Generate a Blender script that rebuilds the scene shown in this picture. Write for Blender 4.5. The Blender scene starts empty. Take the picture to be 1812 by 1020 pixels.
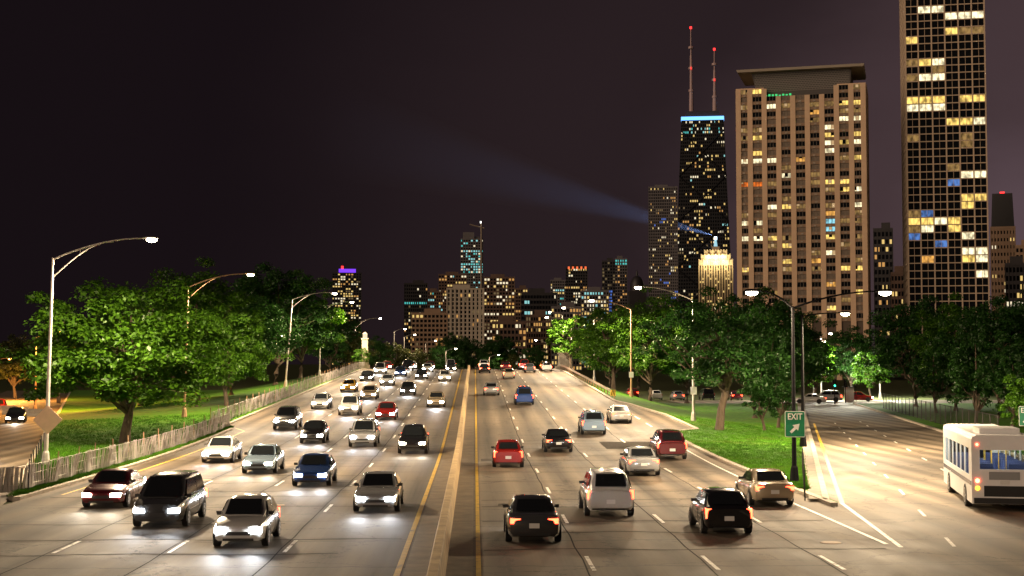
import bpy, math, random
import numpy as np
from mathutils import Vector, Matrix, Euler

S = bpy.context.scene
COL = S.collection
R = math.radians
PI = math.pi
rnd = random.Random(7)

# ------------------------------------------------------------------ camera
CAM_Z = 6.1
cam_d = bpy.data.cameras.new('camera')
cam = bpy.data.objects.new('camera', cam_d)
COL.objects.link(cam)
cam_d.sensor_width = 36.0
cam_d.lens = 50.0
cam_d.clip_start = 0.5
cam_d.clip_end = 9000
cam.location = (0, 0, CAM_Z)
cam.rotation_euler = (R(90 + 2.957), 0, R(-1.5))
S.camera = cam

# ------------------------------------------------------------------ world: night sky with city glow
world = bpy.data.worlds.new('World')
S.world = world
world.use_nodes = True
wn, wl = world.node_tree.nodes, world.node_tree.links
wn.clear()
wo = wn.new('ShaderNodeOutputWorld')
sky = wn.new('ShaderNodeTexSky')
sky.sky_type = 'NISHITA'
sky.sun_disc = False
sky.sun_elevation = R(-8)
sky.sun_rotation = R(200)
b1 = wn.new('ShaderNodeBackground'); b1.inputs[1].default_value = 0.05
wl.new(sky.outputs[0], b1.inputs[0])
tc = wn.new('ShaderNodeTexCoord')
dot = wn.new('ShaderNodeVectorMath'); dot.operation = 'DOT_PRODUCT'
gd = Vector((math.sin(R(27)), math.cos(R(27)), 0.02)).normalized()
dot.inputs[1].default_value = gd
wl.new(tc.outputs['Generated'], dot.inputs[0])
ramp = wn.new('ShaderNodeValToRGB')
ramp.color_ramp.interpolation = 'EASE'
e = ramp.color_ramp.elements
e[0].position = 0.55; e[0].color = (0.0066, 0.0042, 0.0056, 1)
e[1].position = 1.0; e[1].color = (0.094, 0.061, 0.071, 1)
q = e.new(0.78); q.color = (0.0085, 0.0052, 0.0068, 1)
q = e.new(0.93); q.color = (0.022, 0.0135, 0.0155, 1)
q = e.new(0.975); q.color = (0.058, 0.036, 0.040, 1)
cn = wn.new('ShaderNodeTexNoise'); cn.inputs['Scale'].default_value = 3.0; cn.inputs['Detail'].default_value = 5; cn.inputs['Roughness'].default_value = .55
cm = wn.new('ShaderNodeMapping'); cm.inputs['Scale'].default_value = (1, 1, 2.6)
wl.new(tc.outputs['Generated'], cm.inputs[0]); wl.new(cm.outputs[0], cn.inputs[0])
cs = wn.new('ShaderNodeMath'); cs.operation = 'MULTIPLY_ADD'; cs.inputs[1].default_value = .05
wl.new(cn.outputs[0], cs.inputs[0])
co = wn.new('ShaderNodeMath'); co.operation = 'SUBTRACT'; co.inputs[1].default_value = .025
wl.new(dot.outputs['Value'], co.inputs[0]); wl.new(co.outputs[0], cs.inputs[2])
wl.new(cs.outputs[0], ramp.inputs[0])          # thin uneven cloud under the city glow
b2 = wn.new('ShaderNodeBackground'); b2.inputs[1].default_value = 1.0
wl.new(ramp.outputs[0], b2.inputs[0])
ad = wn.new('ShaderNodeAddShader')
wl.new(b1.outputs[0], ad.inputs[0]); wl.new(b2.outputs[0], ad.inputs[1])
wl.new(ad.outputs[0], wo.inputs[0])

# the one distant light: the warm low glow of the city, very soft
sun_d = bpy.data.lights.new('city_glow', 'SUN')
sun_d.energy = 1.65
sun_d.angle = R(50)
sun_d.color = (1.0, 0.72, 0.50)
sun = bpy.data.objects.new('city_glow', sun_d)
COL.objects.link(sun)
sun.rotation_euler = (R(90 - 16), 0, R(-50))      # low, from behind the camera, on to the facades

S.view_settings.view_transform = 'Standard'
S.view_settings.look = 'None'
S.view_settings.exposure = 0.0
S.view_settings.gamma = 1.0
S.render.engine = 'CYCLES'
S.cycles.use_denoising = True
S.cycles.max_bounces = 5
S.cycles.diffuse_bounces = 2
S.cycles.glossy_bounces = 2
S.cycles.transmission_bounces = 3
S.cycles.volume_bounces = 0
S.cycles.transparent_max_bounces = 8
S.cycles.sample_clamp_indirect = 4.0
S.cycles.caustics_reflective = False
S.cycles.caustics_refractive = False

CAM_M = cam.rotation_euler.to_matrix()
FPX = 50.0 / 36.0 * 1812
def P(px, py, Y):
    """the world point at distance Y down the road that a sight line of the survey meets"""
    v = CAM_M @ Vector(((px - 906) / FPX, (510 - py) / FPX, -1.0))
    k = Y / v.y
    return Vector((v.x * k, Y, CAM_Z + v.z * k))

# ------------------------------------------------------------------ terrain
def zr(y):
    if y < 80: return 0.0
    if y < 110: return 0.0005 * (y - 80) ** 2
    if y < 240: return 0.45 + 0.03 * (y - 110)
    if y < 282: return 4.35 + 0.03 * (y - 240) - (0.06 / 42) / 2 * (y - 240) ** 2
    z = 4.35 - 0.03 * (y - 282)
    return max(z, 0.0)
def sx(x):
    if x > 16: return max(0.0, 1 - (x - 16) / 10.0)
    if x < -22: return max(0.0, 1 - (-22 - x) / 26.0)
    return 1.0
def g(x, y): return zr(y) * sx(x)
def slope(y): return (zr(y + .5) - zr(y - .5))

# ------------------------------------------------------------------ materials
MATS = {}
def mat(name, base, rough=0.7, metal=0.0, var=0.0, scale=3.0, bump=0.0, emit=None, es=0.0, stretch=None, coat=0.0, spec=None, coord='Object'):
    if name in MATS: return MATS[name]
    m = bpy.data.materials.new(name); m.use_nodes = True
    n, l = m.node_tree.nodes, m.node_tree.links
    b = n['Principled BSDF']
    b.inputs['Base Color'].default_value = (*base, 1)
    b.inputs['Roughness'].default_value = rough
    b.inputs['Metallic'].default_value = metal
    if coat: b.inputs['Coat Weight'].default_value = coat
    if spec is not None: b.inputs['Specular IOR Level'].default_value = spec
    if emit:
        b.inputs['Emission Color'].default_value = (*emit, 1)
        b.inputs['Emission Strength'].default_value = es
        m.cycles.emission_sampling = 'NONE'
    if var or bump:
        t = n.new('ShaderNodeTexCoord')
        src = t.outputs[coord]
        if stretch:
            mp = n.new('ShaderNodeMapping'); mp.inputs['Scale'].default_value = stretch
            l.new(src, mp.inputs[0]); src = mp.outputs[0]
        nz = n.new('ShaderNodeTexNoise'); nz.inputs['Scale'].default_value = scale
        nz.inputs['Detail'].default_value = 6; nz.inputs['Roughness'].default_value = 0.65
        l.new(src, nz.inputs[0])
        if var:
            cr = n.new('ShaderNodeValToRGB')
            cr.color_ramp.elements[0].position = 0.3; cr.color_ramp.elements[1].position = 0.7
            cr.color_ramp.elements[0].color = (*[max(0, c * (1 - var)) for c in base], 1)
            cr.color_ramp.elements[1].color = (*[min(1, c * (1 + var)) for c in base], 1)
            l.new(nz.outputs[0], cr.inputs[0]); l.new(cr.outputs[0], b.inputs['Base Color'])
        if bump:
            bp = n.new('ShaderNodeBump'); bp.inputs['Strength'].default_value = bump
            bp.inputs['Distance'].default_value = 0.05
            l.new(nz.outputs[0], bp.inputs['Height']); l.new(bp.outputs[0], b.inputs['Normal'])
    MATS[name] = m
    return m

def emis(name, color, s):
    return mat(name, (0.02, 0.02, 0.02), 0.4, emit=color, es=s)

def asphalt(name, base, track=0.55):
    m = bpy.data.materials.new(name); m.use_nodes = True
    n, l = m.node_tree.nodes, m.node_tree.links
    b = n['Principled BSDF']
    t = n.new('ShaderNodeTexCoord')
    def noise(sc, stretch=(1, 1, 1), det=5):
        mp = n.new('ShaderNodeMapping'); mp.inputs['Scale'].default_value = stretch
        l.new(t.outputs['Object'], mp.inputs[0])
        z = n.new('ShaderNodeTexNoise'); z.inputs['Scale'].default_value = sc; z.inputs['Detail'].default_value = det
        z.inputs['Roughness'].default_value = 0.7
        l.new(mp.outputs[0], z.inputs[0]); return z.outputs[0], mp.outputs[0]
    def mth(op, a, bb=None, clamp=False):
        x = n.new('ShaderNodeMath'); x.operation = op; x.use_clamp = clamp
        for i, v in enumerate((a, bb)):
            if v is None: continue
            if isinstance(v, (int, float)): x.inputs[i].default_value = v
            else: l.new(v, x.inputs[i])
        return x.outputs[0]
    fine, _ = noise(9.0)
    blot, _ = noise(0.25, (1, .5, 1))
    strk, _ = noise(1.1, (1, 0.02, 1), 4)
    blot = mth('ADD', mth('MULTIPLY', mth('SUBTRACT', blot, .5), 1.9), .5, True)
    strk = mth('ADD', mth('MULTIPLY', mth('SUBTRACT', strk, .5), 1.9), .5, True)
    f = mth('MULTIPLY', mth('ADD', mth('MULTIPLY', fine, .5), mth('ADD', mth('MULTIPLY', blot, .55), mth('MULTIPLY', strk, .7))), 1.15)
    # slab joints across the road and wandering cracks: fine relief and dirt
    sep = n.new('ShaderNodeSeparateXYZ'); l.new(t.outputs['Object'], sep.inputs[0])
    wob = mth('MULTIPLY', mth('SUBTRACT', blot, .5), .8)
    fr = mth('FRACT', mth('DIVIDE', mth('ADD', sep.outputs[1], wob), 6.1))
    jt = mth('LESS_THAN', fr, 0.018)
    vo = n.new('ShaderNodeTexVoronoi'); vo.feature = 'DISTANCE_TO_EDGE'; vo.inputs['Scale'].default_value = .16
    nd, _ = noise(.9)
    mx = n.new('ShaderNodeVectorMath'); mx.operation = 'ADD'
    cmb = n.new('ShaderNodeCombineXYZ'); l.new(mth('MULTIPLY', nd, 3.0), cmb.inputs[0]); l.new(mth('MULTIPLY', fine, .6), cmb.inputs[1])
    l.new(t.outputs['Object'], mx.inputs[0]); l.new(cmb.outputs[0], mx.inputs[1]); l.new(mx.outputs[0], vo.inputs[0])
    ck = mth('LESS_THAN', vo.outputs[0], 0.006)
    dark = mth('MULTIPLY', mth('MAXIMUM', jt, ck), .7)
    # two darker wheel tracks worn into each lane
    u = mth('MULTIPLY', mth('DIVIDE', mth('ADD', sep.outputs[0], mth('MULTIPLY', wob, .25)), 3.66), 4 * PI)
    trk = mth('MULTIPLY', mth('SUBTRACT', 1.0, mth('COSINE', u)), mth('MULTIPLY', strk, track))
    val = mth('MULTIPLY', mth('MULTIPLY', f, mth('SUBTRACT', 1.0, trk)), mth('SUBTRACT', 1.0, dark))
    mixc = n.new('ShaderNodeMix'); mixc.data_type = 'RGBA'; mixc.blend_type = 'MULTIPLY'; mixc.inputs[0].default_value = 1
    mixc.inputs[6].default_value = (*base, 1)
    cc = n.new('ShaderNodeCombineColor')
    for i in range(3): l.new(val, cc.inputs[i])
    l.new(cc.outputs[0], mixc.inputs[7]); l.new(mixc.outputs[2], b.inputs['Base Color'])
    rr = mth('ADD', .60, mth('MULTIPLY', blot, .25)); l.new(rr, b.inputs['Roughness'])
    b.inputs['Specular IOR Level'].default_value = 0.27
    bp = n.new('ShaderNodeBump'); bp.inputs['Strength'].default_value = .25; bp.inputs['Distance'].default_value = .012
    l.new(fine, bp.inputs['Height']); l.new(bp.outputs[0], b.inputs['Normal'])
    return m

M_ASPH = asphalt('asphalt', (0.128, 0.100, 0.071))
M_RAMP = asphalt('worn_concrete_road', (0.175, 0.140, 0.100))
M_GUT = mat('gutter_concrete', (0.15, 0.115, 0.075), .75, var=.35, scale=1.2, bump=.4)
M_CONC = mat('concrete', (0.33, 0.29, 0.23), .85, var=.25, scale=2.0, bump=.3)
M_BARR = mat('barrier_concrete', (0.40, 0.28, 0.13), .8, var=.35, scale=1.5, bump=.4)
M_WHITE = mat('road_paint_white', (0.72, 0.70, 0.64), .6, var=.25, scale=4)
M_YEL = mat('road_paint_yellow', (0.62, 0.40, 0.03), .6, var=.3, scale=4)
M_GRASS = mat('grass', (0.045, 0.140, 0.004), .9, var=.55, scale=1.6, bump=1.0, spec=.2)
def patchy(m, c, sc, lo, hi):
    n, l = m.node_tree.nodes, m.node_tree.links; b = n['Principled BSDF']
    src = b.inputs['Base Color'].links[0].from_socket
    t = n.new('ShaderNodeTexCoord'); z = n.new('ShaderNodeTexNoise'); z.inputs['Scale'].default_value = sc; z.inputs['Detail'].default_value = 8; z.inputs['Roughness'].default_value = .7
    l.new(t.outputs['Object'], z.inputs[0])
    r = n.new('ShaderNodeMapRange'); r.inputs[1].default_value = lo; r.inputs[2].default_value = hi; l.new(z.outputs[0], r.inputs[0])
    mx = n.new('ShaderNodeMix'); mx.data_type = 'RGBA'; l.new(r.outputs[0], mx.inputs[0]); l.new(src, mx.inputs[6]); mx.inputs[7].default_value = (*c, 1)
    l.new(mx.outputs[2], b.inputs['Base Color'])
patchy(M_WHITE, (.14, .12, .09), 2.2, .52, .62)
patchy(M_YEL, (.14, .10, .05), 2.0, .54, .66)
patchy(M_GRASS, (.095, .110, .02), .22, .52, .78)
M_EARTH = mat('ground_cover', (0.045, 0.055, 0.02), .95, var=.5, scale=.6, bump=.6, spec=.1)
M_GALV = mat('galvanised_steel', (0.42, 0.39, 0.36), .5, .45, var=.25, scale=2.5)
M_RUST = mat('rusty_steel', (0.33, 0.20, 0.11), .7, .2, var=.4, scale=2.0)
M_BLACKP = mat('black_painted_steel', (0.010, 0.010, 0.011), .9, 0, spec=.05)
M_SLAT = mat('weathered_slat', (0.36, 0.325, 0.31), .85, var=.3, scale=6, stretch=(1, 1, .2))
M_BARK = mat('bark', (0.085, 0.062, 0.042), .95, var=.45, scale=5, bump=.8, stretch=(1, 1, .25))
M_SIGN = mat('sign_green', (0.006, 0.19, 0.085), .4, var=.1, scale=3)
M_SIGNW = mat('sign_white', (0.85, 0.85, 0.82), .45)
M_DARKW = mat('dark_mesh_wire', (0.03, 0.028, 0.026), .6, .5)
M_LENS = emis('lamp_lens_warm', (1.0, 0.86, 0.62), 60)
M_LENSO = emis('lamp_lens_orange', (1.0, 0.42, 0.08), 40)
M_STONE = mat('pale_stone', (0.42, 0.36, 0.27), .85, var=.2, scale=1.5, bump=.3)

def leaf_mat(name, c1, c2, trans=.35):
    m = bpy.data.materials.new(name); m.use_nodes = True
    n, l = m.node_tree.nodes, m.node_tree.links
    n.remove(n['Principled BSDF'])
    out = n['Material Output']
    t = n.new('ShaderNodeTexCoord')
    nz = n.new('ShaderNodeTexNoise'); nz.inputs['Scale'].default_value = 1.3; nz.inputs['Detail'].default_value = 3
    l.new(t.outputs['Object'], nz.inputs[0])
    g2 = n.new('ShaderNodeNewGeometry')
    ri = n.new('ShaderNodeMath'); ri.operation = 'MULTIPLY_ADD'; ri.inputs[1].default_value = .5
    l.new(g2.outputs['Random Per Island'], ri.inputs[0]); 
    sc = n.new('ShaderNodeMath'); sc.operation = 'MULTIPLY'; sc.inputs[1].default_value = .55
    l.new(nz.outputs[0], sc.inputs[0]); l.new(sc.outputs[0], ri.inputs[2])
    cr = n.new('ShaderNodeValToRGB')
    cr.color_ramp.elements[0].position = .2; cr.color_ramp.elements[0].color = (*c1, 1)
    cr.color_ramp.elements[1].position = .8; cr.color_ramp.elements[1].color = (*c2, 1)
    l.new(ri.outputs[0], cr.inputs[0])
    d = n.new('ShaderNodeBsdfDiffuse'); tr = n.new('ShaderNodeBsdfTranslucent'); gl = n.new('ShaderNodeBsdfGlossy')
    gl.inputs['Roughness'].default_value = .45
    l.new(cr.outputs[0], d.inputs[0]); l.new(cr.outputs[0], tr.inputs[0])
    m1 = n.new('ShaderNodeMixShader'); m1.inputs[0].default_value = trans
    l.new(d.outputs[0], m1.inputs[1]); l.new(tr.outputs[0], m1.inputs[2])
    m2 = n.new('ShaderNodeMixShader'); m2.inputs[0].default_value = .035
    l.new(m1.outputs[0], m2.inputs[1]); l.new(gl.outputs[0], m2.inputs[2])
    l.new(m2.outputs[0], out.inputs[0])
    return m
M_LEAF = leaf_mat('leaf_green', (0.024, 0.085, 0.004), (0.090, 0.225, 0.010))
M_LEAF2 = leaf_mat('leaf_deep_green', (0.011, 0.048, 0.008), (0.040, 0.125, 0.018))
M_LEAF3 = leaf_mat('leaf_olive', (0.035, 0.050, 0.010), (0.085, 0.095, 0.020))

def room_mat(name, c, s, lo=.30):
    """a lit room seen through its window: uneven light with curtains and furniture"""
    m = bpy.data.materials.new(name); m.use_nodes = True
    n, l = m.node_tree.nodes, m.node_tree.links
    b = n['Principled BSDF']; b.inputs['Base Color'].default_value = (.03, .03, .03, 1); b.inputs['Roughness'].default_value = .1
    t = n.new('ShaderNodeTexCoord'); oi = n.new('ShaderNodeObjectInfo')
    ad = n.new('ShaderNodeVectorMath'); ad.operation = 'ADD'
    ml = n.new('ShaderNodeMath'); ml.operation = 'MULTIPLY'; ml.inputs[1].default_value = 137.0
    l.new(oi.outputs['Random'], ml.inputs[0])
    mp = n.new('ShaderNodeMapping'); mp.inputs['Scale'].default_value = (1.6, 1.0, .9)
    l.new(t.outputs['Object'], mp.inputs[0]); l.new(mp.outputs[0], ad.inputs[0]); l.new(ml.outputs[0], ad.inputs[1])
    nz = n.new('ShaderNodeTexNoise'); nz.inputs['Scale'].default_value = .55; nz.inputs['Detail'].default_value = 1.0
    l.new(ad.outputs[0], nz.inputs[0])
    r = n.new('ShaderNodeMapRange'); r.inputs[1].default_value = .32; r.inputs[2].default_value = .66; r.inputs[3].default_value = lo * s; r.inputs[4].default_value = 1.25 * s
    l.new(nz.outputs[0], r.inputs[0]); l.new(r.outputs[0], b.inputs['Emission Strength'])
    b.inputs['Emission Color'].default_value = (*c, 1)
    m.cycles.emission_sampling = 'NONE'
    return m
# ------------------------------------------------------------------ mesh helpers
class MB:
    def __init__(s): s.v = []; s.f = []; s.m = []; s.mi = 0
    def face(s, pts):
        k = len(s.v); s.v.extend([tuple(p) for p in pts]); s.f.append(tuple(range(k, k + len(pts)))); s.m.append(s.mi)
    def box(s, x0, x1, y0, y1, z0, z1):
        s.hexa([(x0, y0, z0), (x1, y0, z0), (x1, y1, z0), (x0, y1, z0), (x0, y0, z1), (x1, y0, z1), (x1, y1, z1), (x0, y1, z1)])
        return s
    def hexa(s, p):
        k = len(s.v); s.v.extend([tuple(q) for q in p])
        for f in ((3, 2, 1, 0), (4, 5, 6, 7), (0, 1, 5, 4), (1, 2, 6, 5), (2, 3, 7, 6), (3, 0, 4, 7)):
            s.f.append(tuple(k + i for i in f)); s.m.append(s.mi)
        return s
    def tube(s, pts, rads, n=8, cap=True):
        pts = [Vector(p) for p in pts]
        if not isinstance(rads, (list, tuple)): rads = [rads] * len(pts)
        k0 = len(s.v); up = Vector((0, 0, 1))
        for i, p in enumerate(pts):
            t = (pts[min(i + 1, len(pts) - 1)] - pts[max(i - 1, 0)]).normalized()
            a = t.cross(up)
            if a.length < .05: a = t.cross(Vector((0, 1, 0)))
            a.normalize(); b = t.cross(a)
            for j in range(n):
                w = 2 * PI * j / n
                s.v.append(tuple(p + (a * math.cos(w) + b * math.sin(w)) * rads[i]))
        for i in range(len(pts) - 1):
            for j in range(n):
                s.f.append((k0 + i * n + j, k0 + i * n + (j + 1) % n, k0 + (i + 1) * n + (j + 1) % n, k0 + (i + 1) * n + j)); s.m.append(s.mi)
        if cap:
            s.f.append(tuple(k0 + j for j in range(n))); s.m.append(s.mi)
            k = k0 + (len(pts) - 1) * n
            s.f.append(tuple(k + n - 1 - j for j in range(n))); s.m.append(s.mi)
        return s
    def loft(s, secs, closed=True, cap=True):
        k0 = len(s.v); n = len(secs[0])
        for c in secs: s.v.extend([tuple(p) for p in c])
        for i in range(len(secs) - 1):
            for j in range(n if closed else n - 1):
                a = k0 + i * n + j; b = k0 + i * n + (j + 1) % n
                s.f.append((a, b, b + n, a + n)); s.m.append(s.mi)
        if cap:
            s.f.append(tuple(k0 + j for j in reversed(range(n)))); s.m.append(s.mi)
            k = k0 + (len(secs) - 1) * n
            s.f.append(tuple(k + j for j in range(n))); s.m.append(s.mi)
        return s
    def mesh(s, name, mats, smooth=False):
        me = bpy.data.meshes.new(name); me.from_pydata(s.v, [], s.f)
        if not isinstance(mats, (list, tuple)): mats = [mats]
        for m in mats: me.materials.append(m)
        if any(s.m): me.polygons.foreach_set('material_index', s.m)
        if smooth:
            me.polygons.foreach_set('use_smooth', [True] * len(s.f))
            me.set_sharp_from_angle(angle=R(38))
        me.update(); return me
    def build(s, name, mats, parent=None, smooth=False, **k):
        return obj(name, s.mesh(name, mats, smooth), parent, **k)

def obj(name, me, parent=None, loc=None, rot=None, kind=None):
    o = bpy.data.objects.new(name, me); COL.objects.link(o)
    if parent: o.parent = parent
    if loc is not None: o.location = loc
    if rot is not None: o.rotation_euler = rot
    if kind: o['kind'] = kind
    return o
def tag(o, label, cat, group=None):
    o['label'] = label; o['category'] = cat
    if group: o['group'] = group
    return o
def thing(name, label, cat, loc=(0, 0, 0), rot=(0, 0, 0), group=None):
    return tag(obj(name, None, None, loc, rot), label, cat, group)
def lamp_light(name, parent, loc, power, color, kind='SPOT', size=R(150), blend=.6, rot=(0, 0, 0), radius=.15):
    key = (name, kind, power, tuple(color), size)
    if key not in LD:
        d = bpy.data.lights.new(name, kind); d.energy = power; d.color = color; d.shadow_soft_size = radius
        if kind == 'SPOT': d.spot_size = size; d.spot_blend = blend
        LD[key] = d
    return obj(name, LD[key], parent, loc, rot)
LD = {}

def strip(name, m, y0, y1, xl, xr, dz, step=2.0, nx=6, kind='structure', parent=None, flat=False):
    """a sheet that follows the terrain between two edges"""
    ny = max(1, int(round((y1 - y0) / step)))
    v, f = [], []
    for i in range(ny + 1):
        y = y0 + (y1 - y0) * i / ny
        a, b = xl(y), xr(y)
        for j in range(nx + 1):
            x = a + (b - a) * j / nx
            v.append((x, y, g(x, y) + dz))
    for i in range(ny):
        for j in range(nx):
            k = i * (nx + 1) + j
            f.append((k, k + 1, k + nx + 2, k + nx + 1))
    me = bpy.data.meshes.new(name); me.from_pydata(v, [], f); me.materials.append(m)
    me.polygons.foreach_set('use_smooth', [True] * len(f)); me.update()
    return obj(name, me, parent, kind=kind)

def sweep(name, m, path, w0, w1, z0, z1, parent=None, kind=None, zf=g, step=3.0, wt=None):
    """a kerb-like bar along a ground path; w0/w1 offsets to the right of travel"""
    pts = []
    for a, b in zip(path[:-1], path[1:]):
        L = math.hypot(b[0] - a[0], b[1] - a[1]); n = max(1, int(L / step))
        for i in range(n): pts.append((a[0] + (b[0] - a[0]) * i / n, a[1] + (b[1] - a[1]) * i / n))
    pts.append(path[-1])
    secs = []
    for i, p in enumerate(pts):
        a = pts[max(i - 1, 0)]; b = pts[min(i + 1, len(pts) - 1)]
        t = Vector((b[0] - a[0], b[1] - a[1])).normalized(); r = Vector((t.y, -t.x))
        z = zf(*p)
        t0, t1 = (w0, w1) if wt is None else wt
        secs.append([(p[0] + r.x * w0, p[1] + r.y * w0, z + z0), (p[0] + r.x * w1, p[1] + r.y * w1, z + z0),
                     (p[0] + r.x * t1, p[1] + r.y * t1, z + z1), (p[0] + r.x * t0, p[1] + r.y * t0, z + z1)])
    mb = MB(); mb.loft(secs)
    return mb.build(name, m, parent, kind=kind)

# ================================================================== SETTING
# ground: one sheet to the horizon that follows the embankment
xs = sorted(set([-3000, -1500, -700, -400, -250, -150, -100, -70, -48, -40, -34, -28, -22, -10, 0, 10, 16, 18, 21, 26, 32, 40, 55, 75, 100, 150, 250, 400, 700, 1500, 3000]))
ys = sorted(set([-300, -100, 0, 40] + list(range(60, 460, 4)) + [500, 600, 800, 1200, 2000, 3000]))
v = [(x, y, g(x, y) - .10) for y in ys for x in xs]
nx = len(xs)
f = [(j * nx + i, j * nx + i + 1, (j + 1) * nx + i + 1, (j + 1) * nx + i) for j in range(len(ys) - 1) for i in range(nx - 1)]
me = bpy.data.meshes.new('ground'); me.from_pydata(v, [], f); me.materials.append(M_EARTH)
obj('ground', me, kind='structure')

XR0 = 15.0
def x_main_r(y):
    if y < 111: return XR0
    if y < 116: return XR0 + 3.0 * (y - 111) / 5
    if y < 136: return XR0 + 3.0
    if y < 154: return XR0 + 3.0 * (154 - y) / 18
    return XR0
def x_ramp_l(y): return max(XR0, 15.0 + .224 * (y - 60))
def x_ramp_r(y): return 34.5 + .173 * (y - 89)
def x_main_l(y):
    if y < 117: return -20.0 + .012 * (y - 63)
    return -20.6 + .006 * (y - 117)
def x_left_r(y): return min(-20.0, -20.4 - .27 * (y - 63))

road_r = strip('road', M_ASPH, 15, 420, lambda y: -.05, x_main_r, 0.0, nx=8); road_r.name = 'road_outbound'
road_l = strip('road', M_ASPH, 15, 420, x_main_l, lambda y: -2.05, 0.0, nx=8); road_l.name = 'road_inbound'
ramp_r = strip('exit_ramp', M_RAMP, 15, 203, x_ramp_l, x_ramp_r, 0.0, nx=10)
ramp_l = strip('entry_ramp', M_RAMP, 15, 300, lambda y: x_left_r(y) - 13, x_left_r, 0.0, nx=8)
strip('cross_street', M_RAMP, 203, 224, lambda y: 30, lambda y: 130, -0.004, nx=10)
gut_l = strip('gutter_inbound', M_GUT, 15, 420, lambda y: -2.05, lambda y: -1.27, 0.0, nx=2)
gut_r = strip('gutter_outbound', M_GUT, 15, 420, lambda y: -.83, lambda y: -.05, 0.0, nx=2)
# lawns a little above the road, behind the kerbs
strip('lawn_gore', M_GRASS, 60.5, 203, lambda y: x_main_r(y) + .34, lambda y: max(x_main_r(y) + .5, x_ramp_l(y) - .9), .12, nx=10)
strip('lawn_right', M_GRASS, 15, 203, lambda y: x_ramp_r(y) + .3, lambda y: 130, .10, nx=12)
strip('lawn_left', M_GRASS, 64.5, 300, lambda y: min(x_left_r(y) + .34, x_main_l(y) - .5), lambda y: x_main_l(y) - .34, .12, nx=12)

# kerbs
def path_y(fn, y0, y1, step=3):
    n = int((y1 - y0) / step); return [(fn(y0 + (y1 - y0) * i / n), y0 + (y1 - y0) * i / n) for i in range(n + 1)]
sweep('kerb_outbound', M_CONC, path_y(x_main_r, 60, 420, 2), 0.0, .32, -.1, .15, kind='structure')
sweep('kerb_inbound', M_CONC, path_y(x_main_l, 63.5, 420), -.32, 0.0, -.1, .15, kind='structure')
sweep('kerb_exit_ramp', M_CONC, path_y(x_ramp_l, 61.5, 203), -.28, 0.0, -.1, .15, kind='structure')
sweep('kerb_ramp_side', M_CONC, path_y(x_ramp_r, 15, 203), 0.0, .28, -.1, .15, kind='structure')
sweep('kerb_entry_ramp', M_CONC, path_y(x_left_r, 64, 300), 0.0, .3, -.1, .15, kind='structure')
strip('path', mat('path_concrete', (.19, .165, .13), .9, var=.3, scale=1.2, bump=.3), 62, 203, lambda y: x_ramp_l(y) - .88, lambda y: x_ramp_l(y) - .29, .125, nx=1)

# markings: each dash its own sheet, child of its road
def mark(parent, name, m, xc, y0, y1, w=.13, dz=.010):
    mb = MB(); n = max(1, int((y1 - y0) / 3))
    p = [y0 + (y1 - y0) * i / n for i in range(n + 1)]
    fx = xc if callable(xc) else (lambda y: xc)
    for a, b in zip(p[:-1], p[1:]):
        mb.face([(fx(a) - w / 2, a, g(fx(a), a) + dz), (fx(a) + w / 2, a, g(fx(a), a) + dz), (fx(b) + w / 2, b, g(fx(b), b) + dz), (fx(b) - w / 2, b, g(fx(b), b) + dz)])
    return mb.build(name, m, parent)
for xc in (3.5, 7.15, 10.85):
    for k in range(-1, 19):
        y = 41.8 + 12.2 * k
        mark(road_r, 'lane_dash', M_WHITE, xc, y, y + 3.05)
for xc in (-6.08, -9.75, -13.4):
    for k in range(-1, 19):
        y = 46.0 + 12.2 * k
        mark(road_l, 'lane_dash', M_WHITE, xc, y, y + 3.05)
mark(road_r, 'edge_line', M_YEL, .12, 20, 400, .15)
mark(road_l, 'edge_line', M_YEL, -2.22, 20, 400, .18)
mark(road_l, 'edge_line', M_YEL, lambda y: x_main_l(y) + 1.1, 66, 117, .12)
mark(road_r, 'edge_line', M_WHITE, lambda y: 13.72 + .016 * min(y - 60, 40), 60, 110, .12)
for k in range(3): mark(road_r, 'bay_dash', M_WHITE, 14.7, 118 + 9 * k, 122 + 9 * k, .15)
mark(ramp_r, 'edge_line', M_YEL, lambda y: x_ramp_l(y) + .55, 61, 140, .2)
mark(road_r, 'edge_line', M_WHITE, lambda y: 14.0 + .124 * (y - 46.7), 46.7, 61, .16, .014)
mark(road_r, 'edge_line', M_WHITE, lambda y: 13.72 - .002 * (y - 60), 47.5, 60, .16, .018)
for off, off2 in ((3.6, 0), (7.4, 4)):
    for k in range(-1, 10):
        y = 56 + 9.15 * k + off2
        mark(ramp_r, 'lane_dash', M_WHITE, lambda yy: 15.0 + .224 * (yy - 60) + off - (yy - 60) * .012 * off / 3.6, y, y + 2.4, .13)
for k in range(2, 16):
    y = 50 + 12 * k
    mark(ramp_l, 'lane_dash', M_WHITE, lambda yy: -20.4 - .27 * (yy - 63) - 6.2, y, y + 3, .13)
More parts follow.
